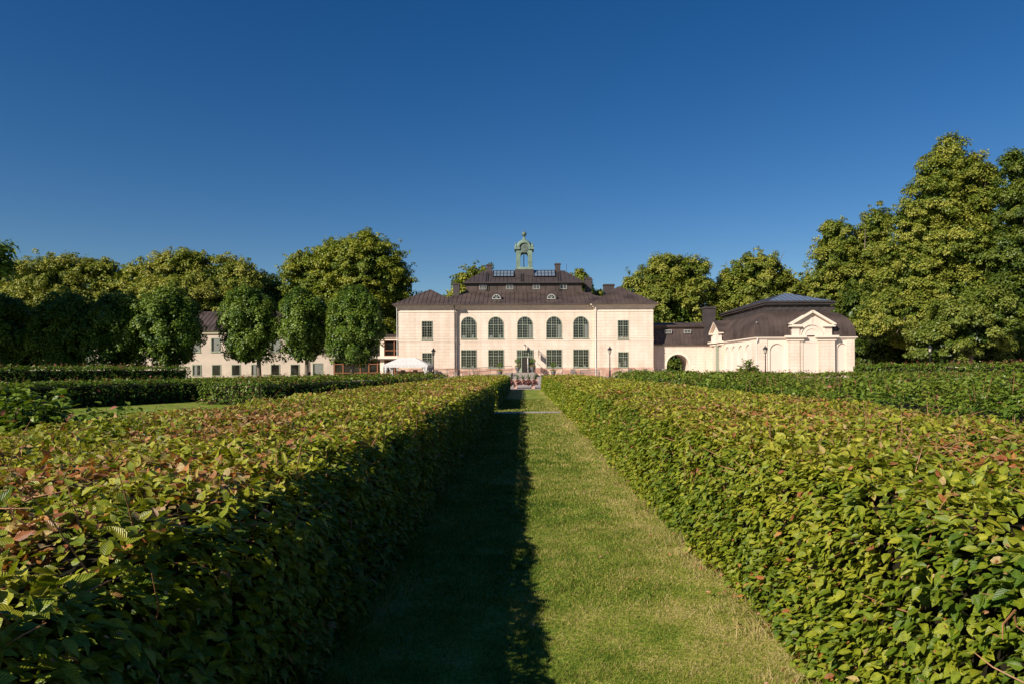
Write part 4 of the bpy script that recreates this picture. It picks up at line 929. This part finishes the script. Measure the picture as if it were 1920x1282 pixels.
m = MB(); m.tube([(-44.3, YA+6, 10.5), (-44.3, YA+6, 15.2)], 0.05, 6); m.bar((-45.6, YA+6, 13.4), (-43.2, YA+6, 13.6), 0.06); m.bar((-45.0, YA+6, 14.3), (-43.8, YA+6, 14.2), 0.04); m.build('aerial', M['black'], ann)
YG = 99.0
gl = thing('glazed_link', 'timber framed glazed passage between the annex and the palace', 'building', (-22, YG+2, 0.75))
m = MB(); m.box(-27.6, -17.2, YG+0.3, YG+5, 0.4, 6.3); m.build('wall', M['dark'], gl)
m = MB(); m.box(-28, -17.2, YG-0.4, YG+5.2, 6.3, 6.5); m.box(-28, -17.2, YG-0.2, YG+5.1, 6.0, 6.3); m.box(-28, -17.2, YG-0.1, YG+0.5, 3.35, 3.75); m.box(-20.75, -20.15, YG-0.05, YG+0.3, 0.5, 6.0); m.build('cornice', M['cream'], gl)
m = MB(); m.prism([(YG-0.6, 6.5), (YG+5.4, 6.5), (YG+2.4, 7.0)], -28, -17.3, 'x'); m.box(-28, -17.3, YG-0.5, YG, 3.2, 3.36); m.build('roof', M['roof'], gl)
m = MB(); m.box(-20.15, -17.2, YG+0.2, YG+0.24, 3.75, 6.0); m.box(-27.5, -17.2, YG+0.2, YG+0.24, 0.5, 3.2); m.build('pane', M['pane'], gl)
m = MB()
for x in (-20.1, -18.7, -17.3): m.box(x-0.07, x+0.07, YG+0.05, YG+0.26, 3.75, 6.0)
for z in (3.78, 4.55, 5.95): m.box(-20.15, -17.2, YG+0.07, YG+0.24, z-0.06, z+0.06)
for x in np.arange(-27.4, -17.2, 1.25): m.box(x-0.08, x+0.08, YG+0.05, YG+0.26, 0.5, 3.2)
for z in (1.35, 2.6, 3.15): m.box(-27.5, -17.2, YG+0.07, YG+0.24, z-0.06, z+0.06)
m.build('timber_frame', M['timber'], gl)

# ================================================================== TREES
def crown_chunks(lobes, seed, L, n_leaf, flat=0.55, clump=(0.55, 1.4), zmin=0.0, tpl='quad', inner=0.12, zs=0.0, droop=0.25, spray=1.5, rag=0.26):
    """lobes: (x, y, z, rx, ry, rz). Leaves sit on many small flattened clumps spread over and inside the lobes."""
    g = np.random.default_rng(seed); ch = []
    area = np.array([(l[3]*l[4] + l[3]*l[5] + l[4]*l[5]) for l in lobes]); share = area/area.sum()
    for l, s in zip(lobes, share):
        c = np.array(l[:3]); r = np.array(l[3:]); nl = int(n_leaf*s)
        cm = 0.5*(clump[0]+clump[1]); nc = max(10, int(1.9*4*math.pi*(r.prod()**(2/3))/(math.pi*cm*cm)))
        v = nrm(g.normal(size=(nc, 3))); v[:, 2] = np.where(v[:, 2] < -0.5, -v[:, 2], v[:, 2])
        uu = g.random(nc); rad = np.where(uu < 0.62, 0.82+0.2*g.random(nc), np.where(uu < 0.86, 1.02+rag*g.random(nc), 0.45+0.4*g.random(nc)))
        rad = rad*(0.86+0.3*vnoise(v*2.2+c*0.37+40))
        C = c + v*r*rad[:, None]; cr = (clump[0] + (clump[1]-clump[0])*g.random(nc)**1.5)*np.where(rad > 1.05, 0.5, 1.0)
        w = cr**2*np.where(rad > 0.8, 1.0, 0.6)*(0.35+1.3*g.random(nc)); ci = g.choice(nc, size=nl, p=w/w.sum())
        u = nrm(g.normal(size=(nl, 3)) + 0.55*v[ci] + np.array([0, 0, 0.35])); rr = (0.55+0.5*g.random(nl)**0.6)
        ax = nrm(v + g.normal(size=(nc, 3))*0.7*np.array([1, 1, .35])); el = spray*(cr*(0.25+0.75*g.random(nc)))
        P = C[ci] + u*(cr[ci]*rr)[:, None]*np.array([0.8, 0.8, flat]) + ax[ci]*(el[ci]*(g.random(nl)-0.4))[:, None]
        P[:, 2] -= droop*cr[ci]*(np.hypot(u[:, 0], u[:, 1])**2)*0.8
        Nn = nrm(u*0.7 + v[ci]*0.35 + np.array([0, 0, 0.55]) + g.normal(size=(nl, 3))*0.45)
        T = g.normal(size=(nl, 3)) + u*0.6 - np.array([0, 0, 0.4])
        z = np.clip(0.5 + 0.62*(g.random(nc)[ci]-0.5) + 0.34*(g.random(nl)-0.5) + zs, 0, .98)
        k = P[:, 2] > zmin
        ch.append(leaf_arrays(P[k], Nn[k], T[k], (L*(0.6+0.8*g.random(nl)))[k], z[k], tpl))
        ni = int(nl*inner); u = nrm(g.normal(size=(ni, 3))); P = c + u*r*(0.72*g.random(ni)**0.4)[:, None]; k = P[:, 2] > zmin  # oversized inner leaves in the darkest tones, added to block light through the crown
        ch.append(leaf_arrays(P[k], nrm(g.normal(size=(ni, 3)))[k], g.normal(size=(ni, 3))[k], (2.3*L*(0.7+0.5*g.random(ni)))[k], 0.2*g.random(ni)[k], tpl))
    return ch
def trunk_mesh(x, y, z0, zt, r, seed, lobes, twigs=2):
    g = np.random.default_rng(seed+900); m = MB()
    lean = g.normal(size=2)*0.25; top = Vector((x+lean[0], y+lean[1], zt)); b = Vector((x, y, z0-0.2))
    pts = [b, b+Vector((0, 0, 0.5)), b.lerp(top, 0.3), b.lerp(top, 0.6)+Vector((g.normal()*.2, g.normal()*.2, 0)), top]
    m.tube(pts, [r*1.35, r, r*0.85, r*0.6, r*0.2], 9)
    for l in lobes:
        for k in range(twigs):
            e = Vector((l[0]+g.normal()*l[3]*0.45, l[1]+g.normal()*l[4]*0.45, l[2]+g.normal()*l[5]*0.45)); s = b.lerp(top, 0.25+0.4*g.random())
            mid = s.lerp(e, 0.5) + Vector((0, 0, 0.06*(e-s).length)); m.tube([s, mid, e], [r*0.42, r*0.26, r*0.06], 6)
    return m
def tree(name, label, D, lobes_px, mat, seed, n_leaf, L, base=None, r=0.4, group=None, depth=0.85, zmin=None, **kw):
    """lobes measured as (x, y, rx, ry) on the photograph and set at distance D in metres"""
    lobes = []; g = np.random.default_rng(seed+50); sc = D/1280
    for (x, y, rx, ry) in lobes_px:
        X, Z = px(x, y, D); lobes.append((X, D+(g.random()-0.5)*rx*sc*0.6, Z, rx*sc, rx*sc*depth, ry*sc))
    X = px(base if base is not None else lobes_px[0][0], 700, D)[0]
    zb = float(gz(X, D)); t = thing(name, label, 'tree', (X, D, zb), group)
    zt = max(l[2]+l[5]*0.4 for l in lobes)
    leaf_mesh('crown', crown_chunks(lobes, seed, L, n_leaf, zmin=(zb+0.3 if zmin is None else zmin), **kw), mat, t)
    trunk_mesh(X, D, zb, zt, r, seed, lobes).build('trunk', M['bark'], t, smooth=True)
    return t
GR = 'tall trees right of the pavilion'
tree('linden_tree', 'tallest linden at the right with a pointed olive green crown', 95, [(1782, 290, 26, 28), (1702, 415, 34, 22), (1690, 480, 36, 24), (1832, 330, 26, 22), (1765, 335, 42, 42), (1805, 330, 36, 40), (1742, 392, 48, 46), (1800, 405, 60, 60), (1845, 375, 34, 48), (1725, 455, 50, 50), (1790, 480, 75, 60), (1850, 460, 40, 60), (1715, 530, 62, 55), (1800, 560, 90, 60), (1690, 600, 75, 50), (1770, 630, 70, 45), (1655, 620, 45, 40)],
     M['linden'], 101, 190000, 0.26, base=1780, r=0.7, group=GR, clump=(0.4, 1.15))
tree('broadleaf_tree', 'dark green tall tree cut by the right edge of the photo', 88, [(1922, 330, 40, 42), (1912, 400, 48, 50), (1950, 400, 50, 80), (1905, 480, 50, 55), (1950, 500, 60, 60), (1915, 560, 60, 55), (1905, 640, 70, 55)], M['greentree'], 102, 90000, 0.27, base=1925, r=0.6, group=GR)
tree('linden_tree', 'linden with twin rounded tops just right of the pavilion roof', 112, [(1572, 450, 32, 30), (1562, 500, 42, 40), (1640, 430, 28, 32), (1635, 480, 42, 45), (1600, 545, 60, 45), (1675, 530, 48, 50), (1550, 545, 32, 30), (1620, 610, 75, 50), (1690, 610, 50, 50), (1590, 660, 60, 40)],
     M['linden'], 103, 130000, 0.28, base=1620, r=0.6, group=GR, clump=(0.45, 1.25))
tree('broadleaf_tree', 'low bright green tree with drooping branches behind the right lamp post', 82, [(1810, 625, 75, 55), (1760, 655, 55, 35), (1850, 590, 50, 40)], M['greentree'], 104, 45000, 0.3, base=1820, r=0.35, group=GR, zs=0.22)
tree('broadleaf_tree', 'broad green tree filling the gap beside the pavilion wall', 106, [(1660, 640, 62, 55), (1740, 620, 60, 75), (1610, 600, 40, 60)], M['greentree'], 105, 40000, 0.36, base=1665, r=0.4, group=GR, zs=-0.05)
tree('broadleaf_tree', 'dark undergrowth tree between the tall linden and the photo edge', 100, [(1870, 640, 70, 55), (1780, 660, 60, 40), (1940, 660, 60, 45)], M['greentree'], 106, 30000, 0.38, base=1880, r=0.4, group=GR, zs=-0.25)
GB = 'lindens standing behind the link wing and the palace'
tree('linden_tree', 'round topped linden just right of the palace roof', 125, [(1225, 560, 55, 55), (1290, 530, 42, 45), (1255, 600, 80, 70), (1250, 520, 40, 35), (1195, 610, 30, 60)], M['linden'], 111, 80000, 0.34, base=1255, r=0.5, group=GB, clump=(0.6, 1.45), zs=0.0)
tree('linden_tree', 'linden behind the link wing chimney and the pavilion roof', 128, [(1415, 530, 50, 45), (1375, 555, 38, 48), (1450, 560, 55, 48), (1400, 610, 85, 65), (1345, 600, 35, 55)], M['linden'], 112, 80000, 0.34, base=1405, r=0.5, group=GB, clump=(0.6, 1.45), zs=0.0)
tree('linden_tree', 'low linden between the pavilion roof and the twin topped linden', 132, [(1500, 570, 42, 45), (1530, 600, 50, 60)], M['linden'], 113, 26000, 0.42, base=1510, r=0.4, group=GB, zs=-.08)
tree('linden_tree', 'treetop showing behind the left chimney of the palace roof', 135, [(893, 560, 42, 52), (865, 580, 30, 45)], M['linden'], 114, 20000, 0.42, base=890, r=0.5, group=GB)
tree('linden_tree', 'treetop showing behind the right chimney of the palace roof', 135, [(1085, 555, 28, 42), (1115, 580, 25, 35)], M['linden'], 115, 14000, 0.42, base=1090, r=0.5, group=GB)
tree('broadleaf_tree', 'green tree seen through the archway of the link wing', 125, [(1262, 690, 34, 34)], M['greentree'], 116, 9000, 0.36, base=1262, r=0.3, group=GB)
GL = 'trees behind the annex'
tree('beech_tree', 'big yellow green beech between the annex and the palace', 118, [(690, 510, 75, 65), (620, 530, 70, 50), (575, 525, 45, 50), (640, 500, 52, 45), (600, 505, 40, 35), (660, 600, 110, 75), (740, 540, 40, 55), (680, 474, 38, 20), (745, 620, 35, 60)],
     M['beech'], 121, 130000, 0.32, base=670, r=0.7, group=GL, clump=(0.5, 1.35), flat=0.45, zs=0.05)
tree('linden_tree', 'leftmost olive linden of the row behind the annex', 130, [(90, 535, 70, 50), (45, 560, 60, 55), (135, 510, 45, 32), (100, 600, 110, 60)], M['linden'], 122, 70000, 0.34, base=90, r=0.5, group=GL, clump=(0.6, 1.45), zs=0.1)
tree('linden_tree', 'smaller linden with a rounded top second in the row behind the annex', 132, [(205, 530, 36, 40), (215, 590, 70, 65)], M['linden'], 123, 26000, 0.42, base=208, r=0.5, group=GL, clump=(0.6, 1.45), zs=0.08)
tree('linden_tree', 'wide domed linden with the highest crown of the row behind the annex', 128, [(330, 520, 60, 48), (270, 535, 40, 48), (405, 530, 55, 52), (455, 530, 40, 38), (360, 590, 110, 65), (345, 490, 35, 20)], M['linden'], 124, 95000, 0.34, base=350, r=0.6, group=GL, clump=(0.6, 1.5), zs=0.1)
tree('linden_tree', 'dark low linden at the right end of the row behind the annex', 134, [(500, 550, 32, 35), (520, 600, 50, 60)], M['greentree'], 125, 22000, 0.42, base=505, r=0.4, group=GL, zs=-.1)
# clipped lindens before the annex
GC = 'clipped lindens in a row on the left lawn'
def clipped(x, top, bot, rx, D, label, seed, n=34000, base=None, zs=0.0):
    h = bot-top; g = random.Random(seed); a = g.uniform(-.12, .12)
    return tree('clipped_linden', label, D, [(x, top+h*.46, rx*.82, h*.40), (x-rx*.34, top+h*(.40+a), rx*.56, h*.32), (x+rx*.36, top+h*(.42-a), rx*.54, h*.32), (x-rx*.15, top+h*.70, rx*.62, h*.28), (x+rx*.22, top+h*.68, rx*.56, h*.3), (x+rx*a, top+h*.2, rx*.45, h*.2)],
                M['clipped'], seed, n, 0.21, base=base or x, r=0.24, group=GC, zmin=1.75-(bot+6-692)*D/1280, clump=(0.4, 0.95), depth=1.0, zs=zs, flat=0.95, droop=0.05, spray=0.5, rag=0.1)
clipped(466, 543, 694, 55, 72.5, 'sunlit clipped linden standing before the annex roof', 131, base=486)
clipped(570, 548, 688, 50, 73.5, 'clipped linden in the middle of the three before the annex', 132, base=575)
clipped(666, 543, 700, 55, 72.5, 'clipped linden nearest the glazed passage', 133, base=660)
clipped(316, 541, 702, 62, 70, 'clipped linden with its right side catching the sun, left of the annex window', 134, n=40000)
clipped(222, 552, 708, 62, 70, 'dark clipped linden in deep shade, second from the sunlit one', 135)
clipped(118, 546, 708, 60, 70, 'dark clipped linden in deep shade, third from the sunlit one', 136)
clipped(22, 560, 708, 58, 70, 'dark clipped linden cut by the left edge of the photo', 137)
# big trees left of the view: one branch reaches into the picture, their shade covers the clipped row
tree('maple_tree', 'dark tall tree left of the view with one branch tip showing at the edge', 54, [(-398, 310, 108, 165), (-545, 320, 130, 170), (-430, 470, 120, 130), (-310, 540, 80, 90), (-210, 500, 80, 30), (-115, 482, 75, 20), (-30, 478, 44, 16), (-22, 505, 38, 10)], M['clipped'], 141, 90000, 0.32, base=-290, r=0.6, group='shade trees left of the view', zs=-.1, clump=(0.5, 1.2))
tree('maple_tree', 'dark tall tree standing farther left behind the branch at the edge', 62, [(-325, 380, 118, 160), (-275, 520, 92, 100), (-400, 420, 110, 170)], M['clipped'], 142, 50000, 0.36, base=-300, r=0.6, group='shade trees left of the view', zs=-.1)
for i, (x, y, rx, ry, D, lab) in enumerate(((1640, 672, 42, 36, 103, 'dark bush beside the right wall of the pavilion'), (1715, 675, 50, 32, 104, 'dark bush behind the lawn hedge, left of the right lamp post'), (1895, 668, 48, 40, 102, 'dark bush at the right edge under the tall trees'))):
    tree('bush', lab, D, [(x, y, rx, ry), (x-rx*.5, y+8, rx*.6, ry*.8), (x+rx*.5, y+8, rx*.6, ry*.8)], M['greentree'], 150+i, 14000, 0.3, r=0.12, group='dark bushes under the right trees', zs=-.2, clump=(.5, 1.1))

# ================================================================== LAMPS, TENT, TERRACE FURNITURE, PLANTERS
def make_lamp(label):
    t = thing('street_lamp', label, 'street lamp', (0, 0, 0), 'lantern posts of the garden')
    m = MB(); m.lathe(0, 0, [(0.16, -0.1), (0.16, 0.1), (0.1, 0.16), (0.085, 0.75), (0.1, 0.8), (0.055, 0.86), (0.045, 2.75), (0.07, 2.8), (0.05, 2.85)], 10); m.build('post', M['black'], t, smooth=False)
    m = MB()
    for k in range(6):
        a = math.pi/3*k; m.bar((0.1*math.cos(a), 0.1*math.sin(a), 2.85), (0.19*math.cos(a), 0.19*math.sin(a), 3.3), 0.022)
    m.lathe(0, 0, [(0.12, 2.82), (0.12, 2.87)], 6); m.build('lantern_cage', M['black'], t)
    m = MB(); m.lathe(0, 0, [(0.085, 2.87), (0.165, 3.29)], 6); m.build('lamp_glass', M['lampglass'], t)
    m = MB(); m.lathe(0, 0, [(0.27, 3.28), (0.25, 3.33), (0.13, 3.47), (0.1, 3.5), (0.08, 3.6), (0.03, 3.63), (0.035, 3.68), (0.005, 3.74)], 12); m.build('lamp_cap', M['black'], t)
    return t
lamp0 = make_lamp('black lantern post standing before the left wing of the palace beside the tent')
for i, (X, D, sc, lab) in enumerate((
        (-10.5, 80, 0.96, None), (9.9, 78, 0.97, 'black lantern post standing before the right wing of the palace'),
        (25.55, 72, 0.94, 'black lantern post in front of the pavilion corner'), (44.7, 75, 0.95, 'black lantern post before the tall trees right of the pavilion'),
        (-25.0, 80, 0.98, 'black lantern post among the clipped trees before the annex bay'), (-39.4, 70, 0.85, 'lantern post standing in front of the dark shaded trees'))):
    o = lamp0 if i == 0 else copy_tree(lamp0)
    o.location = (X, D, float(gz(X, D))); o.scale = (sc*1.15, sc*1.15, sc)
    if lab: o['label'] = lab
# white tent
DT = 88.0
tent = thing('party_tent', 'white canvas party tent with tied corner curtains by the left wing', 'tent', (-14.6, DT+2, 0.75))
tx0, tx1, ty0, ty1, te = -18.1, -12.3, DT, DT+4.5, 2.4
m = MB(); m.add([(tx0,ty0,te),(tx1,ty0,te),(tx1,ty1,te),(tx0,ty1,te),(tx0+1.9,DT+2,te+0.95),(tx1-1.9,DT+2,te+0.95),(tx1-1.9,DT+2.5,te+0.95),(tx0+1.9,DT+2.5,te+0.95)], [(0,1,5,4),(1,2,6,5),(2,3,7,6),(3,0,4,7),(4,5,6,7)])
n = 40
for (xa, ya), (xb, yb) in (((tx0,ty0),(tx1,ty0)), ((tx1,ty0),(tx1,ty1)), ((tx0,ty0),(tx0,ty1))):
    b = len(m.v)
    for k in range(n+1):
        t = k/n; x = xa+(xb-xa)*t; y = ya+(yb-ya)*t; m.v += [(x, y, te), (x, y-0.015*math.sin(k*1.9), te-0.3-0.05*abs(math.sin(k*math.pi/5)))]
    for k in range(n): m.f.append((b+2*k, b+2*k+2, b+2*k+3, b+2*k+1))
m.build('canopy', M['canvas'], tent)
for x, y in ((tx0+0.05, ty0+0.05), (tx1-0.05, ty0+0.05), (tx0+0.05, ty1-0.05), (tx1-0.05, ty1-0.05)):
    m = MB(); m.tube([(x, y, 0.7), (x, y, te)], 0.035, 6); m.build('tent_pole', M['greywood'], tent)
    m = MB(); sx = 1 if x < -14 else -1
    prof = [(0.42, te-0.2), (0.34, te-0.6), (0.2, 1.55), (0.15, 1.35), (0.24, 1.1), (0.3, 0.78)]
    vs = []; fs = []
    for r, z in prof:
        for k in range(24):
            a = 2*math.pi*k/24; rr = r*(0.75+0.25*math.cos(6*a)); vs.append((x+sx*0.25+rr*math.cos(a), y+0.15+0.7*rr*math.sin(a), z))
    for i in range(len(prof)-1):
        for k in range(24): fs.append((i*24+k, i*24+(k+1) % 24, i*24+24+(k+1) % 24, i*24+24+k))
    m.add(vs, fs); m.build('tied_curtain', M['canvas'], tent)

# topiary standards in urns
def make_topiary():
    t = thing('topiary', '', 'potted plant', (0, 0, 0), 'topiary standards in grey urns before the palace')
    m = MB(); m.lathe(0, 0, [(0.24, 0), (0.24, 0.08), (0.12, 0.14), (0.14, 0.2), (0.3, 0.45), (0.33, 0.62), (0.4, 0.66), (0.4, 0.74), (0.33, 0.74)], 14); m.build('urn', M['zinc'], t)
    m = MB(); m.tube([(0, 0, 0.6), (0.02, 0, 1.5)], 0.03, 6); m.build('stem', M['stem'], t)
    g = np.random.default_rng(77); k = 520; v = nrm(g.normal(size=(k, 3))); P = v*np.array([.40, .40, .32])*(0.75+0.35*g.random(k))[:, None] + np.array([0, 0, 1.55])
    ch = [leaf_arrays(P, nrm(v+g.normal(size=(k, 3))*0.5), g.normal(size=(k, 3)), 0.09*(0.7+0.6*g.random(k)), np.clip(g.random(k), 0, .98), 'mid')]
    leaf_mesh('crown', ch, M['topiary'], t)
    k = 320; v = nrm(g.normal(size=(k, 3))); v[:, 2] = np.abs(v[:, 2]); P = v*np.array([.45, .45, .25])*(0.6+0.45*g.random(k))[:, None] + np.array([0, 0, 0.78])
    ch = [leaf_arrays(P, nrm(v+g.normal(size=(k, 3))*0.5), g.normal(size=(k, 3)), 0.09*(0.7+0.6*g.random(k)), np.where(g.random(k) < .3, 1.2+.7*g.random(k), g.random(k)*.98), 'mid')]
    leaf_mesh('underplanting', ch, M['topiary'], t)
    return t
top0 = make_topiary()
for i, (X, Y, z, lab) in enumerate(((-3.05, 89.5, 0.75, 'round topiary in a grey urn beside the ramp railing'), (-0.75, 92.2, 1.32, 'topiary in an urn on the left side of the palace door'),
                                    (1.3, 92.2, 1.32, 'topiary in an urn on the right side of the palace door, by the handrail'), (3.95, 89.5, 0.75, 'round topiary in a grey urn under the window near the hanging sign'))):
    o = top0 if i == 0 else copy_tree(top0); o.location = (X, Y, z); o['label'] = lab

# pink stone planter with spiky and trailing plants
DP = 62.3; zp = float(gz(0, DP))
pl = thing('stone_planter', 'long pink stone planter trough closing the grass walk', 'planter', (0.0, DP, zp))
m = MB(); m.box(-1.32, 1.35, DP-0.35, DP+0.35, zp+0.34, zp+0.82); m.box(-1.38, 1.41, DP-0.4, DP+0.4, zp+0.74, zp+0.84); m.build('trough', M['stone'], pl)
for x in (-0.72, 0.9):
    m = MB(); m.box(x-0.15, x+0.15, DP-0.3, DP+0.3, zp-0.1, zp+0.34); m.build('foot', M['stone'], pl)
def make_spiky():
    g = np.random.default_rng(9); k = 34; az = g.random(k)*6.28; el = 0.25+1.2*g.random(k)
    T = np.stack([np.cos(az)*np.cos(el), np.sin(az)*np.cos(el), np.sin(el)], 1); Nn = nrm(np.stack([-np.cos(az)*np.sin(el), -np.sin(az)*np.sin(el), np.cos(el)], 1))
    P = np.zeros((k, 3)); P[:, 2] = 0.1*g.random(k)
    return leaf_mesh('spiky_plant', [leaf_arrays(P, Nn, T, 0.45+0.25*g.random(k), g.random(k)*.98, 'spike', W=0.62+0*az)], M['yucca'])
sp0 = make_spiky()
for i, x in enumerate((-1.1, -0.55, 0.0, 0.55, 1.12)):
    o = sp0 if i == 0 else sp0.copy()
    if i: COL.objects.link(o)
    o.location = (x, DP+0.05, zp+0.78); o.rotation_euler = (0, 0, 1.3*i); o.scale = (1, 1, 0.95+0.1*(i % 2))
    tag(o, ('leftmost spiky green plant in the stone planter', 'spiky green plant second from the left in the stone planter', 'spiky green plant in the middle of the stone planter', 'spiky green plant second from the right in the stone planter', 'rightmost spiky green plant in the stone planter')[i], 'plant', 'spiky plants in the stone planter')
def make_red():
    g = np.random.default_rng(10); k = 150; a = g.random(k); P = np.stack([0.1*g.normal(size=k), -0.42-0.12*np.sin(a*3)+0.1*g.normal(size=k)*(1-a), 0.08-0.5*a], 1)
    return leaf_mesh('trailing_plant', [leaf_arrays(P, nrm(np.array([0, -1, .4]) + g.normal(size=(k, 3))*.5), np.array([0, -.3, -1]) + g.normal(size=(k, 3))*.5, 0.1+0.06*g.random(k), g.random(k)*.98, 'mid')], M['redleaf'])
rd0 = make_red()
for i, x in enumerate((-1.15, -0.45, 0.05, 0.5, 1.0)):
    o = rd0 if i == 0 else rd0.copy()
    if i: COL.objects.link(o)
    o.location = (x, DP, zp+0.8); o.scale = ((1.0, 0.8, 0.6, 0.85, 0.7)[i], 1, (1.15, 0.9, 0.75, 1, 0.8)[i])
    tag(o, ('leftmost dark red trailing plant over the planter edge', 'dark red trailing plant second from the left over the planter edge', 'middle dark red trailing plant over the planter edge', 'dark red trailing plant second from the right over the planter edge', 'rightmost dark red trailing plant over the planter edge')[i], 'plant', 'dark red plants trailing from the planter')

# garden chairs, benches, tables
def make_chair():
    t = thing('armchair', '', 'chair', (0, 0, 0), 'grey wooden armchairs on the palace terrace')
    m = MB(); m.box(-0.28, 0.28, -0.28, 0.28, 0.4, 0.46); m.build('seat', M['greywood'], t)
    m = MB(); m.add([(-.3,.24,.46),(.3,.24,.46),(.3,.3,.46),(-.3,.3,.46),(-.3,.38,1.0),(.3,.38,1.0),(.3,.43,1.0),(-.3,.43,1.0)], [(0,1,5,4),(1,2,6,5),(2,3,7,6),(3,0,4,7),(4,5,6,7),(3,2,1,0)]); m.build('backrest', M['greywood'], t)
    for s in (-1, 1):
        m = MB(); m.box(s*0.31-0.04, s*0.31+0.04, -0.28, 0.3, 0.64, 0.69); m.build('armrest', M['greywood'], t)
        for y in (-0.25, 0.25):
            m = MB(); m.box(s*0.31-0.03, s*0.31+0.03, y-0.03, y+0.03, 0, 0.64); m.build('leg', M['greywood'], t)
    return t
ch0 = make_chair()
CH = ((-8.55, 87.0, -1.9, 'armchair on the terrace left of the topiary by the ramp'), (-6.0, 87.0, 1.8, 'dark armchair seen from the side just left of the topiary by the ramp'),
      (4.75, 88.5, -1.6, 'armchair beside the topiary right of the door'), (6.35, 86.2, 2.9, 'broad armchair with its back to the garden, left of the bench'),
      (12.2, 87.0, -1.5, 'armchair below the right wing, left of the lamp post'), (13.5, 86.2, 3.0, 'armchair seen from behind beside the right lamp post'), (16.0, 88.0, 0.5, 'armchair on the terrace right of the right wing window'),
      (17.9, 87.5, -0.6, 'armchair at the right corner of the palace'), (-16.0, 91.0, 0.3, 'dark armchair under the tent roof, on its left'), (-14.4, 91.0, 0.1, 'dark armchair in the middle under the tent'), (-11.0, 87.5, 2.0, 'armchair between the tent and the ramp'))
for i, (X, Y, rz, lab) in enumerate(CH):
    o = ch0 if i == 0 else copy_tree(ch0); o.location = (X, Y, 0.76); o.rotation_euler = (0, 0, rz); o['label'] = lab
t = thing('bench', 'grey slatted garden bench under the palace window right of the door', 'bench', (8.55, 87.6, 0.76))
m = MB()
for k in range(5): m.box(7.3, 9.8, 87.3+0.1*k, 87.38+0.1*k, 1.17, 1.21)
m.build('seat', M['greywood'], t)
m = MB(); m.box(7.3, 9.8, 87.85, 87.9, 1.62, 1.7); m.box(7.3, 9.8, 87.82, 87.87, 1.28, 1.34)
for k in range(20): m.box(7.35+0.125*k, 7.39+0.125*k, 87.83, 87.87, 1.34, 1.62)
m.build('backrest', M['greywood'], t)
for x in (7.3, 9.72):
    m = MB(); m.box(x, x+0.08, 87.3, 87.38, 0.74, 1.42); m.build('leg', M['greywood'], t)
    m = MB(); m.box(x, x+0.08, 87.82, 87.9, 0.74, 1.62); m.build('leg', M['greywood'], t)
    m = MB(); m.box(x, x+0.08, 87.28, 87.84, 1.42, 1.47); m.build('armrest', M['greywood'], t)
def make_table():
    t = thing('garden_table', '', 'table', (0, 0, 0), 'low tables between the terrace chairs')
    m = MB(); m.box(-0.5, 0.5, -0.4, 0.4, 0.5, 0.55); m.build('table_top', M['greywood'], t)
    for sx in (-1, 1):
        for sy in (-1, 1):
            m = MB(); m.box(sx*0.44-0.03, sx*0.44+0.03, sy*0.34-0.03, sy*0.34+0.03, 0, 0.5); m.build('leg', M['greywood'], t)
    return t
tb0 = make_table()
for i, (X, Y, lab) in enumerate(((-7.25, 87.0, 'low table between two armchairs left of the door'), (7.1, 85.6, 'low table in front of the bench'), (15.0, 86.6, 'low table below the right wing window'))):
    o = tb0 if i == 0 else copy_tree(tb0); o.location = (X, Y, 0.76); o['label'] = lab
shrub('young_shrub', 'light green young shrub growing before the pavilion corner', (25.0, 76.0), 1.3, 1.1, 2.3, 40, M['topiary'], 41, 0.22)
shrub('young_shrub', 'tiny yellowish shrub beside the pavilion lamp post', (25.9, 77.5), 0.7, 0.6, 1.2, 14, M['topiary'], 42, 0.2)
